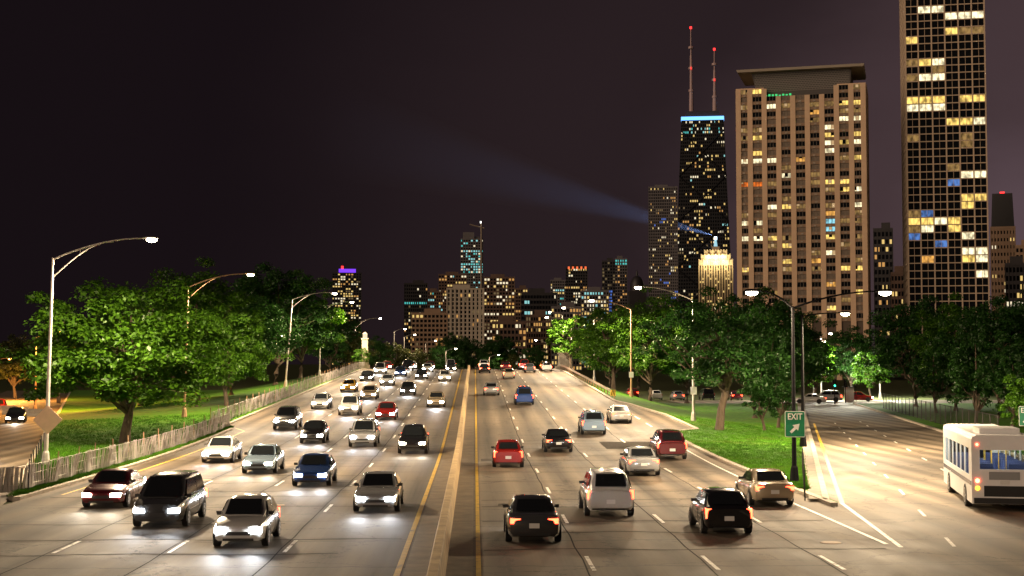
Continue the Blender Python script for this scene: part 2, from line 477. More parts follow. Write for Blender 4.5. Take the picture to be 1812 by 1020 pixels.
# tarred joints along the lanes, darker repair patches and shade painted as dark sheets
M_TAR = mat('tar_seal', (0.020, 0.018, 0.016), .92, var=.3, scale=3, spec=.05)
for xc, rd in ((-6.3, road_l), (-9.95, road_l), (-13.6, road_l), (3.3, road_r), (6.95, road_r), (10.65, road_r)):
    mark(rd, 'tar_joint', M_TAR, lambda y, c=xc: c + .03 * math.sin(y * .9) + .02 * math.sin(y * 2.3), 20, 300, .05, .004)
M_PATCH_SHADE = mat('repair_and_shade_patch', (0.050, 0.043, 0.036), .92, var=.35, scale=2.5, bump=.2, spec=.05)
for (x0, x1, y0, y1) in ((5.1, 6.6, 98, 101.5), (9.0, 13.9, 97, 103.5), (.4, 3.1, 87, 89), (1.0, 2.8, 60.5, 61.4)):  # the first two are painted shade lying across the right lanes
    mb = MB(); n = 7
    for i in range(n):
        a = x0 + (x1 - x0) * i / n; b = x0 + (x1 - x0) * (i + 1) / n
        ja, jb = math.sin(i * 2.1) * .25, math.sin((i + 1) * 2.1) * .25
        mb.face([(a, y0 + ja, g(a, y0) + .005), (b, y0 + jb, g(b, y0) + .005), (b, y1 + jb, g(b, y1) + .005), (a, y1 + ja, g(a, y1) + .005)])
    mb.build('repair_and_shade_patch', M_PATCH_SHADE, road_r)

# crack seals across the lanes and two manhole covers
cr_ = random.Random(21)
for rd, xa, xb in ((road_l, -19.0, -2.5), (road_r, .3, 13.4)):
    for k in range(15):
        y0 = 41 + 4.6 * k + cr_.uniform(-1.2, 1.2); a = xa + cr_.uniform(0, 5) * (cr_.random() < .5); b = xb - cr_.uniform(0, 5) * (cr_.random() < .5)
        mb = MB(); n = 16; w = cr_.uniform(.03, .07); ph = cr_.uniform(0, 6)
        pts = [(a + (b - a) * i / n, y0 + .18 * math.sin(i * .8 + ph) + cr_.uniform(-.08, .08)) for i in range(n + 1)]
        for p, q in zip(pts[:-1], pts[1:]):
            mb.face([(p[0], p[1] - w, g(*p) + .007), (q[0], q[1] - w, g(*q) + .007), (q[0], q[1] + w, g(*q) + .007), (p[0], p[1] + w, g(*p) + .007)])
        mb.build('crack_seal', M_TAR, rd)
for rd, x, y in ((road_l, -8.4, 61), (road_r, 6.2, 70), (road_r, 12.0, 48), (road_l, -13.9, 74)):
    mb = MB(); ring = [2 * PI * i / 20 for i in range(20)]
    mb.loft([[(x + .36 * math.cos(t), y + .36 * math.sin(t), .0 + g(x, y)) for t in ring], [(x + .34 * math.cos(t), y + .34 * math.sin(t), .016 + g(x, y)) for t in ring]])
    mb.build('manhole_cover', M_RUST, rd)

# median barrier in cast panels
bar = thing('median_barrier', 'long concrete barrier wall dividing the two carriageways', 'barrier')
y = 18.0
while y < 300:
    y1 = y + 6.07
    mb = MB(); za, zb = g(-1, y), g(-1, y1)
    secs = []
    for yy, z in ((y, za), (y1, zb)):
        secs.append([(-1.27, yy, z - .1), (-.83, yy, z - .1), (-.83, yy, z + .12), (-.90, yy, z + .75), (-.93, yy, z + .80), (-1.17, yy, z + .80), (-1.20, yy, z + .75), (-1.27, yy, z + .12)])
    mb.loft(secs); mb.build('barrier_panel', M_BARR, bar)
    y = y1 + .03
# ================================================================== STREET LAMPS
WARM = (1.0, 0.75, 0.47)
def street_lamp(label, x, y, H, arm, rise=1.2, side=1, power=7000, color=WARM, m=M_GALV, lens=M_LENS, r0=.13, r1=.075, truss=True, lit=True, z=None, lean=0.0, base=True, shaft2=None, group='street lamps along the drive', soft=.3):
    z0 = g(x, y) + .1 if z is None else z
    t = thing('street_lamp', label, 'street lamp', (x, y, z0), (0, lean, 0), group)
    mb = MB(); mb.tube([(0, 0, -.3), (0, 0, 1.0), (0, 0, H)], [r0 * 1.05, r0, r1], 10); mb.build('pole', m, t, True)
    if base:
        mb = MB(); mb.tube([(0, 0, -.3), (0, 0, .1), (0, 0, .75), (0, 0, .85)], [r0 * 2.1, r0 * 2.0, r0 * 1.45, r0 * 1.1], 8); mb.build('base', m, t)
    def head(side, arm, lit, power):
        e = Vector((side * arm, 0, H + rise))
        mb = MB()
        up = [(side * arm * u, 0, H - .1 + (rise + .1) * math.sin(u * PI / 2) ** 0.9) for u in [i / 9 for i in range(10)]]
        mb.tube(up, [.06 - .02 * i / 9 for i in range(10)], 6)
        if truss:
            H2 = H - 1.15
            k = .66
            lo = [(side * arm * k * u, 0, H2 + (H - .1 + (rise + .1) * math.sin(k * PI / 2) ** .9 - .06 - H2) * math.sin(u * PI / 2)) for u in [i / 7 for i in range(8)]]
            mb.tube(lo, .04, 6)
            u = .30
            mb.tube([(side * arm * u, 0, H - .1 + (rise + .1) * math.sin(u * PI / 2) ** .9), (side * arm * u, 0, H2 + (H - .1 + (rise + .1) * math.sin(k * PI / 2) ** .9 - .06 - H2) * math.sin(u / k * PI / 2))], .025, 5)
        mb.build('arm', m, t, True)
        hb = MB(); s = side
        prof = [(-.05, .05, .04), (.08, .09, .07), (.3, .15, .10), (.55, .16, .11), (.75, .11, .08), (.82, .04, .03)]
        secs = []
        for (u, w, h) in prof:
            secs.append([(e.x + s * u, w * math.cos(a), e.z + .02 + h * (math.sin(a) if math.sin(a) > 0 else .45 * math.sin(a))) for a in [2 * PI * i / 10 for i in range(10)]])
        hb.loft(secs); ho = hb.build('luminaire', m, t, True)
        lb = MB(); secs = []
        for k2, (rr, dz) in enumerate(((.22, -.045), (.20, -.13), (.11, -.20), (.03, -.22))):
            secs.append([(e.x + s * .45 + rr * 1.45 * math.cos(a), rr * math.sin(a), e.z + dz) for a in [2 * PI * i / 12 for i in range(12)]])
        lb.loft(secs); lb.build('lens', lens if lit else M_SIGNW, ho, True)
        if lit:
            lamp_light('lamp', t, (e.x + s * .45, 0, e.z - .36), power, color, 'SPOT', R(178), .25, (0, 0, 0), soft)
    head(side, arm, lit, power)
    if shaft2: head(-side, shaft2[0], True, shaft2[1])
    return t

LL = [(-24.7, 83, 'nearest street lamp on the left, white pole carrying a diamond sign'),
      (-26.5, 131, 'street lamp with rusty pole, second from the left, lighting the green tree'),
      (-25.8, 195, 'third street lamp from the left, leaning pole behind the slat fence'),
      (-28.0, 258, 'fourth street lamp from the left, straight pole near the crest'),
      (-27.0, 322, 'far street lamp left of the stone pylon'),]
for i, (x, y, lab) in enumerate(LL):
    street_lamp(lab, x, y, 12.0, 5.2, 1.25, 1, 46000 if i == 0 else 42000, m=M_RUST if i in (1,) else M_GALV, lean=(.02, .02, .075, .01, 0)[i])
RL = [(19.7, 128, 'street lamp on the lawn behind the branching tree, arm over the road'),
      (19.6, 178, 'street lamp with small white plate, beyond the branching tree'),
      (19.4, 231, 'street lamp beside the guard rail'),
      (19.4, 285, 'far street lamp just past the crest on the right')]
for i, (x, y, lab) in enumerate(RL):
    t = street_lamp(lab, x, y, 11.0, 4.5, 1.1, -1, 42000, m=M_RUST if i == 1 else M_GALV, truss=False)
    if i < 2:
        mb = MB(); mb.box(-.28, .28, -.22, -.17, 2.4, 3.1); mb.build('notice_plate', M_SIGNW, t)
exit_lamp = street_lamp('twin-armed black lamp post in the gore lawn with the exit sign', 15.85, 70.5, 8.75, 4.2, 0.75, 1, 15000, m=M_BLACKP, truss=False, shaft2=(1.6, 10000), r0=.12, r1=.07)
street_lamp('black lamp post with one arm just behind the exit sign post', 22.9, 99, 9.2, 2.6, 0.15, 1, 36000, m=M_BLACKP, truss=False)
for px, py, d, lab in ((1456, 604, 216, 'small park lamp left of the lit tree at the ramp end'), (1468, 590, 232, 'park lamp above the bright green leaves at the ramp end'), (1572, 629, 236, 'park lamp at the right corner of the cross street')):
    p = P(px, py, d); street_lamp(lab, p.x - 1.5, d, p.z - .4, 1.2, 0.4, 1, 42000, color=(1, .95, .75), truss=False, z=0, group='park lamps at the ramp end')
for px, py, d, lab in ((494, 581, 340, 0),):
    pass
FARL = [(714, 582, 380, 'tiny far street lamp left of the crest, highest of its row'), (731, 592, 400, 'tiny far street lamp, second past the crest'), (768, 603, 430, 'tiny far street lamp over the headlight glow'),
        (804, 617, 420, 'tiny far street lamp nearest the median end'), (880, 628, 440, 'tiny far street lamp above the red tail lights'), (951, 602, 400, 'tiny far street lamp left of the stone pedestal'), (976, 552, 330, 'far street lamp over the bright green tree')]
for px, py, d, lab in FARL:
    p = P(px, py, d); s = -1 if px < 900 else 1
    street_lamp(lab, p.x + s * 2.5, d, p.z - .8, 2.5, .8, -s, 5000, truss=False, z=0, group='far lamps past the crest')
for px, py, d, lab in ((97, 583, 172, 'orange sodium lamp behind the left tree'), (12, 632, 222, 'far orange lamp at the left edge')):
    p = P(px, py, d); street_lamp(lab, p.x - 2.2, d, p.z - 1, 2.2, .8, 1, 42000, color=(1, .42, .08), lens=M_LENSO, m=M_RUST, truss=False, z=0, group='orange lamps on the left')
p = P(770, 634, 350)

# ================================================================== SIGNS
def text_mesh(s, size):
    c = bpy.data.curves.new('lettering', 'FONT'); c.body = s; c.size = size; c.align_x = 'CENTER'; c.align_y = 'CENTER'; c.extrude = .004
    c.offset = size * .018
    o = bpy.data.objects.new('lettering', c); COL.objects.link(o)
    bpy.context.view_layer.update()
    me = bpy.data.meshes.new_from_object(o.evaluated_get(bpy.context.evaluated_depsgraph_get()))
    bpy.data.objects.remove(o); bpy.data.curves.remove(c)
    return me
def rounded_plate(w, h, r, y0, y1):
    mb = MB(); pts = []
    for cx, cz, a0 in ((w / 2 - r, h / 2 - r, 0), (-w / 2 + r, h / 2 - r, 90), (-w / 2 + r, -h / 2 + r, 180), (w / 2 - r, -h / 2 + r, 270)):
        for k in range(5):
            a = R(a0 + 22.5 * k); pts.append((cx + r * math.cos(a), cz + r * math.sin(a)))
    mb.loft([[(x, y1, z) for x, z in pts], [(x, y0, z) for x, z in pts]])
    return mb
def exit_sign(label, loc, rz, post=False):
    t = thing('exit_sign', label, 'sign', loc, (0, 0, rz))
    rounded_plate(.98, 1.28, .07, -.012, .012).build('border', M_SIGNW, t)
    rounded_plate(.92, 1.22, .055, -.018, .0).build('panel', M_SIGN, t)
    me = text_mesh('EXIT', .44); me.materials.append(M_SIGNW)
    o = obj('lettering', me, t, (0, -.022, .36), (R(90), 0, 0)); o.scale = (.80, 1, 1)
    mb = MB()
    def rt(u, w): a = R(45); return (.0 + u * math.cos(a) - w * math.sin(a), -.024, -.2 + u * math.sin(a) + w * math.cos(a))
    def poly(pts): mb.loft([[(x, yy - .0, z) for x, yy, z in pts], [(x, yy + .01, z) for x, yy, z in pts]])
    poly([rt(-.3, -.065), rt(.02, -.065), rt(.02, .065), rt(-.3, .065)])
    poly([rt(.02, -.19), rt(.32, 0), rt(.02, .19)])
    mb.build('arrow', M_SIGNW, t)
    return t
exit_sign('green EXIT sign with white arrow on the black lamp post', (15.86, 70.5 - .2, 3.0), R(-11))
ps = thing('sign_post', 'steel post holding the green sign at the right edge', 'post', (35.9, 92, 0))
mb = MB(); mb.tube([(0, 0, 0), (0, 0, 3.2)], .04, 6); mb.build('pole', M_GALV, ps)
exit_sign('green sign cut off by the right edge of the picture', (35.9, 91.9, 2.55), R(-20))
# diamond sign on the nearest left lamp
d = thing('diamond_sign', 'pale diamond warning sign on the nearest left lamp pole', 'sign', (-24.55, 82.75, 2.75), (0, R(45), 0))
rounded_plate(1.2, 1.2, .08, -.02, .0).build('plate', mat('faded_orange', (.72, .50, .38), .5, var=.1, scale=2), d)

# ================================================================== FENCES
def fence_zx(path):
    pts = []; acc = 0
    seg = []
    for a, b in zip(path[:-1], path[1:]):
        seg.append((a, b, math.hypot(b[0] - a[0], b[1] - a[1])))
    return seg, sum(s[2] for s in seg)
def along(seg, s):
    for a, b, L in seg:
        if s <= L: return a[0] + (b[0] - a[0]) * s / L, a[1] + (b[1] - a[1]) * s / L, math.atan2(b[1] - a[1], b[0] - a[0])
        s -= L
    a, b, L = seg[-1]; return b[0], b[1], math.atan2(b[1] - a[1], b[0] - a[0])
slat_meshes = []
for k in range(4):
    w, h = .122, 1.15 + .02 * k
    mb = MB(); mb.loft([[(-w / 2, -.012, 0), (w / 2, -.012, 0), (w / 2, .012, 0), (-w / 2, .012, 0)], [(-w / 2 * .9, -.012 + .02, h * .5), (w / 2 * .95, -.012 + .02, h * .5), (w / 2 * .95, .012 + .02, h * .5), (-w / 2 * .9, .012 + .02, h * .5)], [(-w / 2 * .8, -.01, h), (w / 2 * .6, -.01, h + .01 * k), (w / 2 * .6, .01, h + .01 * k), (-w / 2 * .8, .01, h)]])
    slat_meshes.append(mb.mesh('slat', M_SLAT))
def slat_fence(label, path, pitch, single):
    seg, L = fence_zx(path)
    t = thing('slat_fence', label, 'fence', (path[0][0], path[0][1], 0))
    o0 = Vector((path[0][0], path[0][1], 0))
    n = int(L / pitch); big = MB()
    for i in range(n):
        s = i * pitch
        x, y, a = along(seg, s)
        wob = .09 * math.sin(s * 1.9) + .06 * math.sin(s * .63 + 1)
        x += -math.sin(a) * wob; y += math.cos(a) * wob
        k = rnd.randrange(4)
        sag = .10 * math.sin(s * 2.6) - .03
        rot = Euler((rnd.gauss(.05, .05) + .10 * math.sin(s * 1.3), rnd.gauss(0, .03), a + rnd.gauss(0, .10)))
        loc = Vector((x, y, g(x, y) + .12 + min(0, sag) * .5)) - o0
        if i < single:
            o = obj('slat', slat_meshes[k], t, loc, rot)
        else:
            M = Matrix.Translation(loc) @ rot.to_matrix().to_4x4()
            kk = len(big.v); me = slat_meshes[k]
            big.v.extend([tuple(M @ vv.co) for vv in me.vertices])
            for pl in me.polygons: big.f.append(tuple(kk + q for q in pl.vertices)); big.m.append(0)
    if big.v: big.build('slats_beyond', M_SLAT, t, kind='stuff')
    for hz in (.3, .75, 1.15):
        pts = []
        for i in range(int(L / 1.5) + 1):
            x, y, a = along(seg, i * 1.5); pts.append((x - o0.x, y - o0.y, g(x, y) + .12 + hz))
        mb = MB(); mb.tube(pts, .012, 4); mb.build('wire', M_GALV, t)
    for i in range(int(L / 3.6) + 1):
        x, y, a = along(seg, i * 3.6)
        x -= -math.sin(a) * -.14; y += math.cos(a) * .14
        mb = MB(); mb.box(-.025, .025, -.025, .025, -.3, 1.55); mb.build('post', M_RUST, t, loc=(x - o0.x, y - o0.y, g(x, y) + .1), rot=(rnd.gauss(0, .04), rnd.gauss(0, .04), a))
    return t
slat_fence('weathered slat fence along the near left kerb', [(-22.0, 65.2), (-20.75, 66.5), (-20.7, 80), (-20.3, 100), (-19.95, 117)], .125, 290)
slat_fence('far slat fence climbing the left kerb to the crest', [(-21.5, 117.5), (-21.3, 150), (-20.9, 200), (-20.5, 264)], .17, 0)
ORDW = ['nearest', 'second', 'third', 'fourth', 'fifth', 'sixth', 'seventh', 'eighth', 'ninth', 'tenth', 'eleventh']
# dark stakes along the entry ramp
for i in range(11):
    y = 66 + 3.3 * i; x = x_left_r(y) + .8
    mb = MB(); mb.tube([(0, 0, -.2), (rnd.gauss(0, .03), 0, 1.55)], .035, 5)
    o = mb.build('fence_stake', M_DARKW, None, loc=(x, y, g(x, y) + .1))
    tag(o, 'dark steel stake along the left ramp edge, %s from the camera' % ORDW[i], 'stake', 'dark stakes along the left ramp')
for i in range(9):
    y = 62.5 + 1.9 * i; x = x_ramp_l(y) - 1.05
    mb = MB(); mb.tube([(0, 0, -.2), (rnd.gauss(0, .02), 0, 1.25)], .03, 5)
    o = mb.build('fence_stake', M_DARKW, None, loc=(x, y, g(x, y) + .1))
    tag(o, 'thin dark stake beside the exit ramp kerb, %s from the camera' % ORDW[i], 'stake', 'dark stakes beside the exit ramp')
# chain-link fences on the right
def chain_fence(label, a, b, n):
    t = thing('chain_link_fence', label, 'fence', (a[0], a[1], 0))
    ang = math.atan2(b[1] - a[1], b[0] - a[0]); L = math.hypot(b[0] - a[0], b[1] - a[1]); t.rotation_euler = (0, 0, ang)
    post = MB().tube([(0, 0, 0), (0, 0, 1.95)], .045, 6).mesh('post', M_DARKW)
    bay = L / n; H = 1.85; p = .16
    mb = MB()
    k = int((bay + H) / p)
    for i in range(k + 1):
        for sgn in (1, -1):
            x0 = i * p; lo = max(0, x0 - bay); hi = min(H, x0)
            if hi - lo < .02: continue
            A = (x0 - lo, lo); B = (x0 - hi, hi)
            if sgn < 0: A = (bay - A[0], A[1]); B = (bay - B[0], B[1])
            w = .014
            mb.face([(A[0] - w, 0, A[1] + .06), (A[0] + w, 0, A[1] + .06), (B[0] + w, 0, B[1] + .06), (B[0] - w, 0, B[1] + .06)])
    me = mb.mesh('wire_mesh', M_DARKW)
    for i in range(n + 1): obj('post', post, t, (i * bay, 0, .1))
    for i in range(n): obj('wire_mesh', me, t, (i * bay, 0, .1), kind='stuff')
    MB().tube([(0, 0, 2.0), (L, 0, 2.0)], .03, 6).build('top_rail', M_DARKW, t)
    MB().tube([(0, 0, .2), (L, 0, .2)], .02, 6).build('bottom_rail', M_DARKW, t)
chain_fence('long dark chain-link fence right of the exit ramp', (39.6, 107), (52.5, 182), 24)
chain_fence('short dark chain-link fence at the right edge beyond the hydrant', (39.3, 98.5), (36.9, 86), 5)
# hydrant
h = thing('fire_hydrant', 'small orange hydrant in the gap between the chain-link fences', 'hydrant', (39.2, 103, .1))
M_HYD = mat('hydrant_paint', (.5, .14, .04), .5, var=.2)
mb = MB(); mb.tube([(0, 0, 0), (0, 0, .06), (0, 0, .07), (0, 0, .55), (0, 0, .58), (0, 0, .66), (0, 0, .74), (0, 0, .8)], [.17, .17, .12, .12, .15, .14, .09, .03], 12); mb.build('body', M_HYD, h, True)
for sg in (-1, 1):
    MB().tube([(0, 0, .45), (sg * .2, 0, .45)], .055, 8).build('nozzle', M_HYD, h)
# guard rail on the embankment
gr = thing('guard_rail', 'steel guard rail on the right of the crest with yellow end marker', 'guard rail', (15.6, 160, 0))
sec = [(0, .45), (.05, .5), (.0, .58), (.05, .66), (.0, .74), (-.03, .74), (-.03, .45)]
secs = []
for i in range(36):
    y = 160 + 3 * i; secs.append([(dx, y - 160, g(15.6, y) + .12 + dz) for dx, dz in sec])
MB().loft(secs).build('rail', mat('weathered_rail', (.5, .44, .36), .5, .4, var=.25), gr)
pm = MB().box(.02, .16, -.08, .08, -.2, .74).mesh('post', M_RUST)
for i in range(27): obj('post', pm, gr, (0, 4 * i, g(15.6, 160 + 4 * i) + .12))
MB().box(-.35, .25, -.12, -.09, .3, .95).build('end_marker', mat('marker_yellow', (.75, .5, .04), .5), gr, loc=(0, 0, g(15.6, 160)))
mk = MB()
for i in range(3):
    mk.face([(-.33 + .2 * i, -.123, .32), (-.23 + .2 * i, -.123, .32), (-.05 + .14 * i, -.123, .93), (-.15 + .14 * i, -.123, .93)])
mk.build('marker_stripe', M_BLACKP, gr, loc=(0, 0, g(15.6, 160)))
# ================================================================== STONE PYLONS AT THE CREST
def pylon(label, x, y, H, w, cap):
    z = g(x, y); t = thing('stone_pylon', label, 'pylon', (x, y, z))
    MB().box(-w * .9, w * .9, -w * .9, w * .9, -.2, .8).build('plinth', M_STONE, t)
    mb = MB(); mb.loft([[(-w * .62 * k, -w * .62 * k, zz), (w * .62 * k, -w * .62 * k, zz), (w * .62 * k, w * .62 * k, zz), (-w * .62 * k, w * .62 * k, zz)] for k, zz in ((1.08, .8), (1.0, 1.0), (.85, H))]); mb.build('shaft', M_STONE, t)
    MB().box(-w * .68, w * .68, -w * .68, w * .68, H, H + .25).build('cornice', M_STONE, t)
    if cap:
        MB().box(-w * .4, w * .4, -w * .4, w * .4, H + .25, H + 1.0).build('lantern', emis('lantern_glow', (1, .8, .55), .7), t)
        mb = MB(); mb.loft([[(-w * .5, -w * .5, H + 1.0), (w * .5, -w * .5, H + 1.0), (w * .5, w * .5, H + 1.0), (-w * .5, w * .5, H + 1.0)], [(-.1, -.1, H + 1.4), (.1, -.1, H + 1.4), (.1, .1, H + 1.4), (-.1, .1, H + 1.4)]]); mb.build('cap', M_STONE, t)
pylon('slender pale stone pylon with lantern left of the crest', -20.6, 268, 5.6, 1.0, True)
pylon('low stone pedestal right of the crest by the guard rail', 16.4, 262, 3.0, 1.7, False)

# ================================================================== CARS
PAINT = {k: mat('paint_' + k.replace(' ', '_'), c, .22, .3, coat=1.0) for k, c in {
    'white': (.62, .62, .6), 'silver': (.36, .37, .38), 'black': (.012, .012, .014), 'dark grey': (.055, .058, .062), 'red': (.28, .015, .012),
    'blue': (.02, .05, .17), 'beige': (.38, .31, .21), 'yellow': (.62, .36, .02), 'green': (.02, .10, .05), 'maroon': (.11, .012, .018), 'light blue': (.22, .30, .38)}.items()}
M_TRIM = mat('black_trim', (.012, .012, .012), .55)
M_GLASS = mat('car_glass', (.010, .012, .014), .06, 0, spec=.8)
M_TYRE = mat('tyre_rubber', (.015, .015, .015), .85)
M_RIM = mat('wheel_rim', (.42, .42, .43), .35, .8)
M_HEAD = emis('headlight_white', (.93, .96, 1.0), 65)
M_HEADW = emis('headlight_warm', (1.0, .88, .66), 58)
M_TAIL = emis('tail_light_red', (1.0, .05, .018), 16)
M_BRAKE = emis('brake_light_red', (1.0, .07, .03), 30)
M_HEADOFF = mat('headlight_off', (.5, .5, .5), .15, spec=.8)
M_TAILOFF = mat('tail_light_off', (.2, .01, .008), .2)
M_TURN = emis('turn_signal_amber', (1.0, .36, .02), 8)
M_PLATE = mat('licence_plate', (.6, .6, .58), .5)

SPEC = {
 'sedan': dict(lo=[(-2.36, .40, .60, .60), (-2.28, .26, .70, .78), (-2.0, .21, .78, .87), (-1.4, .20, .87, .91), (-.8, .20, .95, .92), (0, .20, .96, .92), (1.0, .20, .98, .92), (1.6, .21, 1.01, .91), (2.1, .24, 1.0, .87), (2.3, .30, .95, .80), (2.38, .42, .80, .66)],
      cab=(-.95, -.18, .98, 1.72, .94, 1.43), wy=(-1.42, 1.38), wr=.32),
 'hatchback': dict(lo=[(-2.06, .40, .62, .58), (-1.98, .25, .74, .76), (-1.7, .21, .84, .84), (-1.2, .20, .92, .87), (-.7, .20, .97, .88), (0, .20, .98, .88), (.9, .20, 1.0, .88), (1.5, .21, 1.02, .87), (1.9, .26, .98, .82), (2.0, .34, .9, .74)],
      cab=(-1.0, -.3, 1.2, 1.85, .95, 1.48), wy=(-1.28, 1.24), wr=.31),
 'SUV': dict(lo=[(-2.36, .46, .74, .64), (-2.28, .32, .92, .82), (-2.0, .27, 1.0, .92), (-1.4, .26, 1.06, .95), (-.8, .26, 1.10, .95), (0, .26, 1.12, .95), (1.0, .26, 1.13, .95), (1.8, .27, 1.14, .94), (2.2, .30, 1.12, .90), (2.36, .40, 1.02, .80)],
      cab=(-1.05, -.35, 1.75, 2.28, 1.09, 1.74), wy=(-1.42, 1.40), wr=.37),
 'minivan': dict(lo=[(-2.52, .42, .68, .62), (-2.44, .28, .86, .82), (-2.1, .23, .98, .93), (-1.6, .22, 1.06, .97), (-.9, .22, 1.10, .98), (0, .22, 1.11, .98), (1.2, .22, 1.12, .98), (2.0, .24, 1.12, .97), (2.4, .27, 1.10, .93), (2.52, .38, 1.0, .84)],
      cab=(-1.75, -.75, 2.0, 2.46, 1.05, 1.80), wy=(-1.55, 1.52), wr=.34),
}
CARM = {}
def wheel_mesh(r, w):
    mb = MB(); prof = [(-w / 2, r * .62), (-w / 2, r * .93), (-w / 2 * .8, r), (w / 2 * .8, r), (w / 2, r * .93), (w / 2, r * .62)]
    mb.loft([[(x, rr * math.cos(a), rr * math.sin(a)) for a in [2 * PI * i / 18 for i in range(18)]] for x, rr in prof], cap=True)
    ty = mb.mesh('tyre', M_TYRE, True)
    mb = MB()
    for sg in (1,):
        x = sg * (w / 2 + .004)
        for i in range(5):
            a = 2 * PI * i / 5
            d = Vector((0, math.cos(a), math.sin(a))); e = Vector((0, -math.sin(a), math.cos(a)))
            p = [d * .04 + e * .05, d * r * .58 + e * .045, d * r * .58 - e * .045, d * .04 - e * .05]
            mb.face([(x, q.y, q.z) for q in p])
        ring = [2 * PI * i / 18 for i in range(19)]
        for a, b in zip(ring[:-1], ring[1:]):
            mb.face([(x, r * .56 * math.cos(a), r * .56 * math.sin(a)), (x, r * .66 * math.cos(a), r * .66 * math.sin(a)), (x, r * .66 * math.cos(b), r * .66 * math.sin(b)), (x, r * .56 * math.cos(b), r * .56 * math.sin(b))])
    return ty, mb.mesh('rim', M_RIM)
def car_parts(kind):
    if kind in CARM: return CARM[kind]
    sp = SPEC[kind]; D = {}
    lo = sp['lo']; y0 = lo[0][0]; y1 = lo[-1][0]
    mb = MB(); secs = []
    for (y, zb, zt, w) in lo:
        h = zt - zb
        half = [(0, zb), (w * .86, zb), (w * .97, zb + h * .14), (w * 1.0, zb + h * .5), (w * .985, zb + h * .78), (w * .93, zt - h * .06), (w * .78, zt + .005), (w * .4, zt + .03), (0, zt + .04)]
        pts = [(x, y, z) for x, z in half] + [(-x, y, z) for x, z in half[-2:0:-1]]
        secs.append(pts[::-1])
    mb.loft(secs)
    # cabin
    a, b, c, d, zb, zt = sp['cab']; W = max(q[3] for q in lo)
    wb, wt = W * .90, W * .70
    def csec(y, z0, z1, wB, wT):
        pts = [(wB, y, z0), (wB + (wT - wB) * .92, y, z0 + (z1 - z0) * .86), (wT * .93, y, z1 - .02), (wT * .6, y, z1 + .015), (0, y, z1 + .03)]
        return (pts + [(-x, yy, z) for x, yy, z in pts[-2::-1]])
    st = [(a, zb - .03, zb + .005, wb * .93, wb * .86), ((a + b) / 2, zb - .05, (zb + zt) / 2 - .03, wb, wt + (wb - wt) * .45), (b, zb - .05, zt, wb, wt), ((b + c) / 2, zb - .05, zt + .03, wb, wt), (c, zb - .05, zt - .02, wb, wt * .98), ((c + d) / 2, zb - .05, (zb + zt) / 2 - .02, wb * .98, wt + (wb - wt) * .4), (d, zb - .03, zb + .04, wb * .92, wb * .84)]
    mb.loft([csec(*s)[::-1] for s in st], closed=True)
    mb.mi = 1
    # dark sill, grille, lower bumper and wheel arches
    f = lo[1]; r = lo[-2]
    mb.box(-.40, .40, y0 - .018, y0 + .1, lo[0][1] + .035, lo[0][1] + .15); mb.box(-.5, .5, f[0] - .045, f[0] + .1, f[1] + .0, f[1] + .10)
    mb.box(-.55, .55, r[0] - .1, r[0] + .06, r[1] + .0, r[1] + .13)
    for wy in sp['wy']:
        for sg in (-1, 1):
            R0 = sp['wr'] + .06
            ring = [(sg * (W * .99 + .012), wy + R0 * math.cos(t), sp['wr'] + R0 * math.sin(t)) for t in [PI * (i / 10) * 1.16 - .25 for i in range(11)]]
            mb.face(ring if sg > 0 else ring[::-1])
    for sg in (-1, 1):          # door seams and handles
        for yy in (a + .32, (b + c) / 2, min(d - .45, sp['wy'][1] - .1 - sp['wr'] + .5)):
            mb.box(sg * (W * 1.0) - .004, sg * (W * 1.0) + .004, yy - .008, yy + .008, .34, zb - .10)
        for yy in ((b + c) / 2 - .26, min(d - .62, (b + c) / 2 + .8)): mb.box(sg * W * .995 - .02, sg * W * .995 + .02, yy, yy + .16, zb - .20, zb - .165)
    D['body'] = mb.mesh('body', [PAINT['silver'], M_TRIM], True)
    def lerp(p, q, t): return Vector(p) * (1 - t) + Vector(q) * t
    def panel(c4, name, off, ins=(.06, .94, .1, .9)):
        A, B, C_, D_ = [Vector(q) for q in c4]
        n = (B - A).cross(D_ - A).normalized() * off
        u0, u1, v0, v1 = ins
        def pt(u, v): return lerp(lerp(A, B, u), lerp(D_, C_, u), v) + n
        m2 = MB(); q = [pt(u0, v0), pt(u1, v0), pt(u1, v1), pt(u0, v1)]
        m2.face(q); 
        m2.hexa([*(p - n * 1.0 for p in q), *q]) if False else None
        return m2.mesh(name, M_GLASS)
    fl, fr, tl, tr = (-wb * .86, a, zb + .01), (wb * .86, a, zb + .01), (-wt * .93, b, zt - .01), (wt * .93, b, zt - .01)
    D['windshield'] = panel([fl, fr, tr, tl], 'windshield', .045, (.05, .95, .04, .93))
    rl, rr_, ul, ur = (-wb * .84, d, zb + .045), (wb * .84, d, zb + .045), (-wt * .93, c, zt - .03), (wt * .93, c, zt - .03)
    D['rear_window'] = panel([rr_, rl, ul, ur], 'rear_window', .05, (.07, .93, .1, .9))
    mid = (a + b) / 2
    for sg, nm in ((1, 'R'), (-1, 'L')):
        for k, (ya, yb, yc, yd) in enumerate(((a + .28, (b + c) / 2 - .05, (b + c) / 2 - .05, b + .08), ((b + c) / 2 + .05, d - .35, c - .1, (b + c) / 2 + .05))):
            A, B = (sg * wb * .985, ya, zb + .03), (sg * wb * .985, yb, zb + .03)
            wtop = wb + (wt - wb) * .86
            C_, D_ = (sg * wtop, yc, zb + (zt - zb) * .86), (sg * wtop, yd, zb + (zt - zb) * .86)
            D['side_window%s%d' % (nm, k)] = panel([A, B, C_, D_] if sg > 0 else [B, A, D_, C_], 'side_window', .035, (.0, 1, .06, .95))
    # lights
    fz = (f[1] + f[2]) / 2 + .10; rz = r[2] - .16
